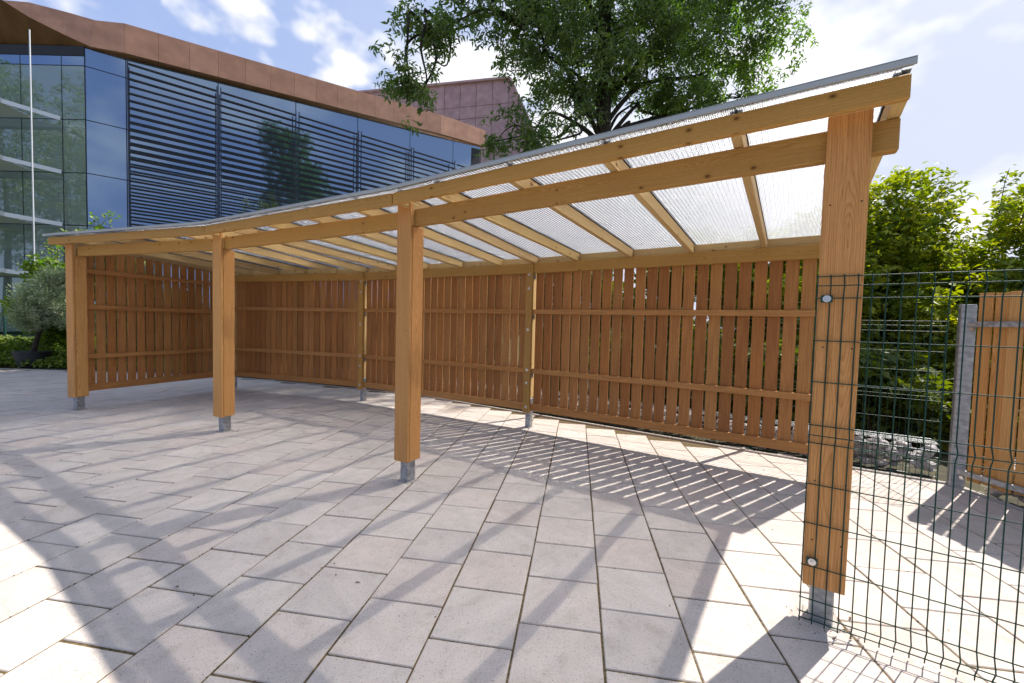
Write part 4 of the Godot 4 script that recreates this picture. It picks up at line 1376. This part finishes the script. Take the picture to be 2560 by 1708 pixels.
func make_hedge():
	var leaf := sprig(10, 0.11, 0.066, 0.12, 0.1, 12)
	var bright := [Color(0.28, 0.35, 0.04), Color(0.33, 0.39, 0.042), Color(0.21, 0.29, 0.036), Color(0.40, 0.43, 0.042), Color(0.15, 0.22, 0.034)]
	var deep := [Color(0.10, 0.15, 0.028), Color(0.13, 0.18, 0.03), Color(0.08, 0.12, 0.024), Color(0.17, 0.21, 0.03)]
	var grp := "hedge shrubs behind the fence"
	var list := [
		[Vector3(6.5, 0, -8.3), 4.3, 1.6, 4, "bushy yellow green hedge shrub just right of the nearest post"],
		[Vector3(8.4, 0, -8.5), 3.6, 1.6, 3, "hedge shrub with thin shoots in the dip of the hedge"],
		[Vector3(7.3, 0, -9.0), 4.3, 1.7, 3, "hedge shrub filling the gap behind the first two hedge peaks"],
		[Vector3(9.9, 0, -7.6), 4.6, 1.6, 2, "hedge shrub under the white cloud at the right edge"],
		[Vector3(8.4, 0, -6.4), 4.2, 1.2, 7, "tall leafy shrub with a long upright shoot at the right edge"],
		[Vector3(9.8, 0, -5.2), 3.6, 1.3, 2, "hedge shrub behind the slatted gate"],
		[Vector3(7.2, 0, -6.9), 2.3, 1.0, 0, "lower hedge shrub between the fence and the tall shrub"],
		[Vector3(5.2, 0, -7.5), 2.6, 1.2, 0, "lower hedge shrub seen through the wire beside the post"],
		[Vector3(4.4, 0, -8.5), 3.7, 1.4, 0, "hedge shrub seen through the right gaps of the slatted wall"],
		[Vector3(2.9, 0, -9.2), 3.7, 1.3, 0, "low hedge shrub with sky above it in the slat gaps"],
		[Vector3(1.2, 0, -10.2), 3.8, 1.4, 0, "hedge shrub behind the middle back post"],
		[Vector3(-0.7, 0, -11.3), 3.2, 1.4, 0, "hedge shrub behind the middle bay of slats"],
		[Vector3(-2.7, 0, -12.1), 3.2, 1.4, 0, "hedge shrub behind the left back post"],
		[Vector3(-4.8, 0, -12.8), 3.1, 1.4, 0, "hedge shrub behind the left bay of slats"],
		[Vector3(-6.9, 0, -13.2), 2.9, 1.4, 0, "hedge shrub behind the far corner of the shelter"],
		[Vector3(-8.7, 0, -12.3), 2.8, 1.2, 0, "bright shrub seen through the far gaps of the end wall"],
		[Vector3(-10.4, 0, -12.2), 2.9, 1.2, 0, "bright shrub seen through the near gaps of the end wall"],
		[Vector3(5.4, 0, -6.1), 1.2, 0.8, 0, "low shrub at the foot of the fence beside the gate post"],
		[Vector3(4.0, 0, -6.7), 1.2, 0.8, 0, "low shrub behind the stones right of the nearest post"],
		[Vector3(6.4, 0, -5.1), 1.3, 0.9, 0, "low shrub behind the slatted gate boards"],
		[Vector3(2.4, 0, -7.8), 1.4, 0.9, 0, "low shrub in the bottom gaps of the right slat bay"]]
	for k in list.size():
		var s: Array = list[k]
		shrub("hedge_shrub", s[4], "shrub", s[0], s[1], s[2], leaf, M.leaf_hedge, bright if k < 9 else deep, 430.0 if k < 9 else 240.0, grp, s[3], 1.0 if k < 9 else 1.25)
	# grass at the foot of the gate
	var mb := MB.new()
	for k in 420:
		var p := Vector3(4.56 + rng.randf() * 0.5, 0.0, rng.randf_range(-3.45, -1.9))
		var d := Vector3(jitter(1), 0, jitter(1)) * 0.16
		var s2 := Vector3(-d.z, 0, d.x).normalized() * 0.004
		var tip := p + d + Vector3(0, rng.randf_range(0.12, 0.4), 0)
		mb.poly([p - s2, p + s2, p.lerp(tip, 0.6) + Vector3(0, 0.04, 0)], Vector3(d.x, 0.4, d.z).normalized(), [])
		mb.poly([p + s2, tip, p.lerp(tip, 0.55) + Vector3(0, 0.04, 0)], Vector3(d.x, 0.4, d.z).normalized(), [])
	var gm := leaf_material(Color(0.8, 1.0, 0.35))
	gm.vertex_color_use_as_albedo = false
	gm.albedo_color = lin(0.22, 0.28, 0.04)
	var go := put("grass_tuft", mb.mesh(), gm, self)
	go.set_meta("kind", "stuff")
	go.set_meta("label", "long yellow green grass under the slatted gate")
	go.set_meta("category", "grass")

func make_garden():
	# planting at the far left: ground cover, olive tree in a tub, young trees
	var leaf := sprig(10, 0.10, 0.07, 0.10, 0.1, 15)
	var bright := [Color(0.18, 0.24, 0.035), Color(0.22, 0.27, 0.04), Color(0.14, 0.19, 0.03)]
	var cover := []
	for k in 5200:
		var x := rng.randf_range(-24.0, -8.4)
		var z := rng.randf_range(-13.6, -11.25)
		var h := 0.12 + 0.55 * smoothstep(-11.2, -12.6, z) * rng.randf()
		cover.append(Transform3D(turned(rng.randf_range(0.7, 1.2)), Vector3(x, h, z)))
	var gc := Node3D.new()
	gc.name = numbered("ground_cover")
	add_child(gc)
	gc.position = Vector3(-14, 0, -12.3)
	gc.set_meta("kind", "stuff")
	gc.set_meta("label", "low bright green ground cover along the far paving edge")
	gc.set_meta("category", "ground cover")
	foliage("foliage", gc, leaf, M.leaf, cover, bright)

	var at := Vector3(-13.3, 0, -11.55)
	var pot := thing("plant_tub", "round black tub holding the olive tree at the paving edge", "planter", at)
	var mb := MB.new()
	mb.tube([at + Vector3(0, 0, 0), at + Vector3(0, 0.05, 0), at + Vector3(0, 0.38, 0), at + Vector3(0, 0.4, 0)], [0.30, 0.32, 0.38, 0.38], 18)
	put("tub", mb.mesh(), M.pot, pot)
	var mb2 := MB.new()
	mb2.tube([at + Vector3(0, 0.37, 0), at + Vector3(0, 0.41, 0)], [0.40, 0.40], 18)
	put("rim", mb2.mesh(), M.pot, pot)
	var olive := thing("olive_tree", "grey green olive tree with round crown in a black tub", "tree", at + Vector3(0, 0.4, 0))
	put("trunk", limb([at + Vector3(0.0, 0.36, 0), at + Vector3(0.12, 0.8, 0), at + Vector3(0.3, 1.2, 0.02), at + Vector3(0.55, 1.7, 0)], 0.07, 0.03, 7), M.bark, olive)
	var oleaf := sprig(14, 0.075, 0.02, 0.10, -0.2, 19)
	var c := at + Vector3(0.55, 1.75, 0)
	var lobes := [[c.x, c.y, c.z, 0.62], [c.x - 0.45, c.y - 0.25, c.z, 0.5], [c.x + 0.45, c.y - 0.1, c.z + 0.1, 0.55], [c.x + 0.1, c.y + 0.5, c.z, 0.45], [c.x - 0.25, c.y + 0.25, c.z + 0.15, 0.42], [c.x + 0.7, c.y - 0.35, c.z, 0.4], [c.x + 0.3, c.y + 0.72, c.z, 0.25], [c.x, c.y + 0.8, c.z, 0.2], [c.x - 0.6, c.y - 0.5, c.z, 0.35]]
	for b in lobes:
		put("branch", limb([at + Vector3(0.4, 1.4, 0), Vector3(b[0], b[1] - 0.1, b[2]), Vector3(b[0], b[1] + b[3] * 0.6, b[2])], 0.02, 0.005, 4), M.twig, olive)
	foliage("crown", olive, oleaf, M.leaf_gloss, crown(lobes, 1000.0, -0.2, noise(5, 2.0, 2), 0.8, 1.2, 1.0), [Color(0.40, 0.43, 0.30), Color(0.50, 0.52, 0.37), Color(0.30, 0.33, 0.22)])

	var mleaf := sprig(9, 0.13, 0.11, 0.13, 0.15, 22)
	var young := [Color(0.20, 0.27, 0.035), Color(0.25, 0.31, 0.04), Color(0.15, 0.21, 0.03)]
	shrub("young_tree", "bright green young tree between the olive and the left end wall", "tree", Vector3(-13.9, 0, -12.7), 3.7, 1.0, mleaf, M.leaf, young, 220.0, "young trees by the glass building", 3)
	shrub("young_tree", "bright green young tree reaching over the left end of the roof", "tree", Vector3(-11.9, 0, -12.5), 4.3, 0.9, mleaf, M.leaf, young, 220.0, "young trees by the glass building", 3)
	shrub("olive_bush", "grey green bush whose top shows over the roof", "bush", Vector3(-8.3, 0, -13.6), 5.5, 0.8, oleaf, M.leaf_gloss, [Color(0.16, 0.185, 0.09), Color(0.2, 0.22, 0.1)], 420.0, "", 7, 1.5)
	# low mesh fence behind the bed
	var a := Vector3(-30, 0, -13.9)
	var root := thing("wire_fence_panel", "dark green wire fence behind the olive tree", "fence", a)
	var mb3 := MB.new()
	for q in 400:
		upright(mb3, a + Vector3(q * 0.0525, -0.1, 0), Vector3(0, 0, 1), 0.003, 3, 0.1)
	for q in WIRE_Y.size():
		mb3.tube([a + Vector3(0, WIRE_Y[q] - 0.1, 0.005), a + Vector3(21, WIRE_Y[q] - 0.1, 0.005)], [0.003], 3)
	var w := put("wire_mesh", mb3.mesh(), M.wire, root)
	w.set_meta("kind", "stuff")
	for q in 9:
		timber("fence_post", a + Vector3(q * 2.6, -0.1, -0.05), a + Vector3(q * 2.6, 1.75, -0.05), 0.05, 0.05, M.wire, root, Vector3.RIGHT, 0.003, 0)
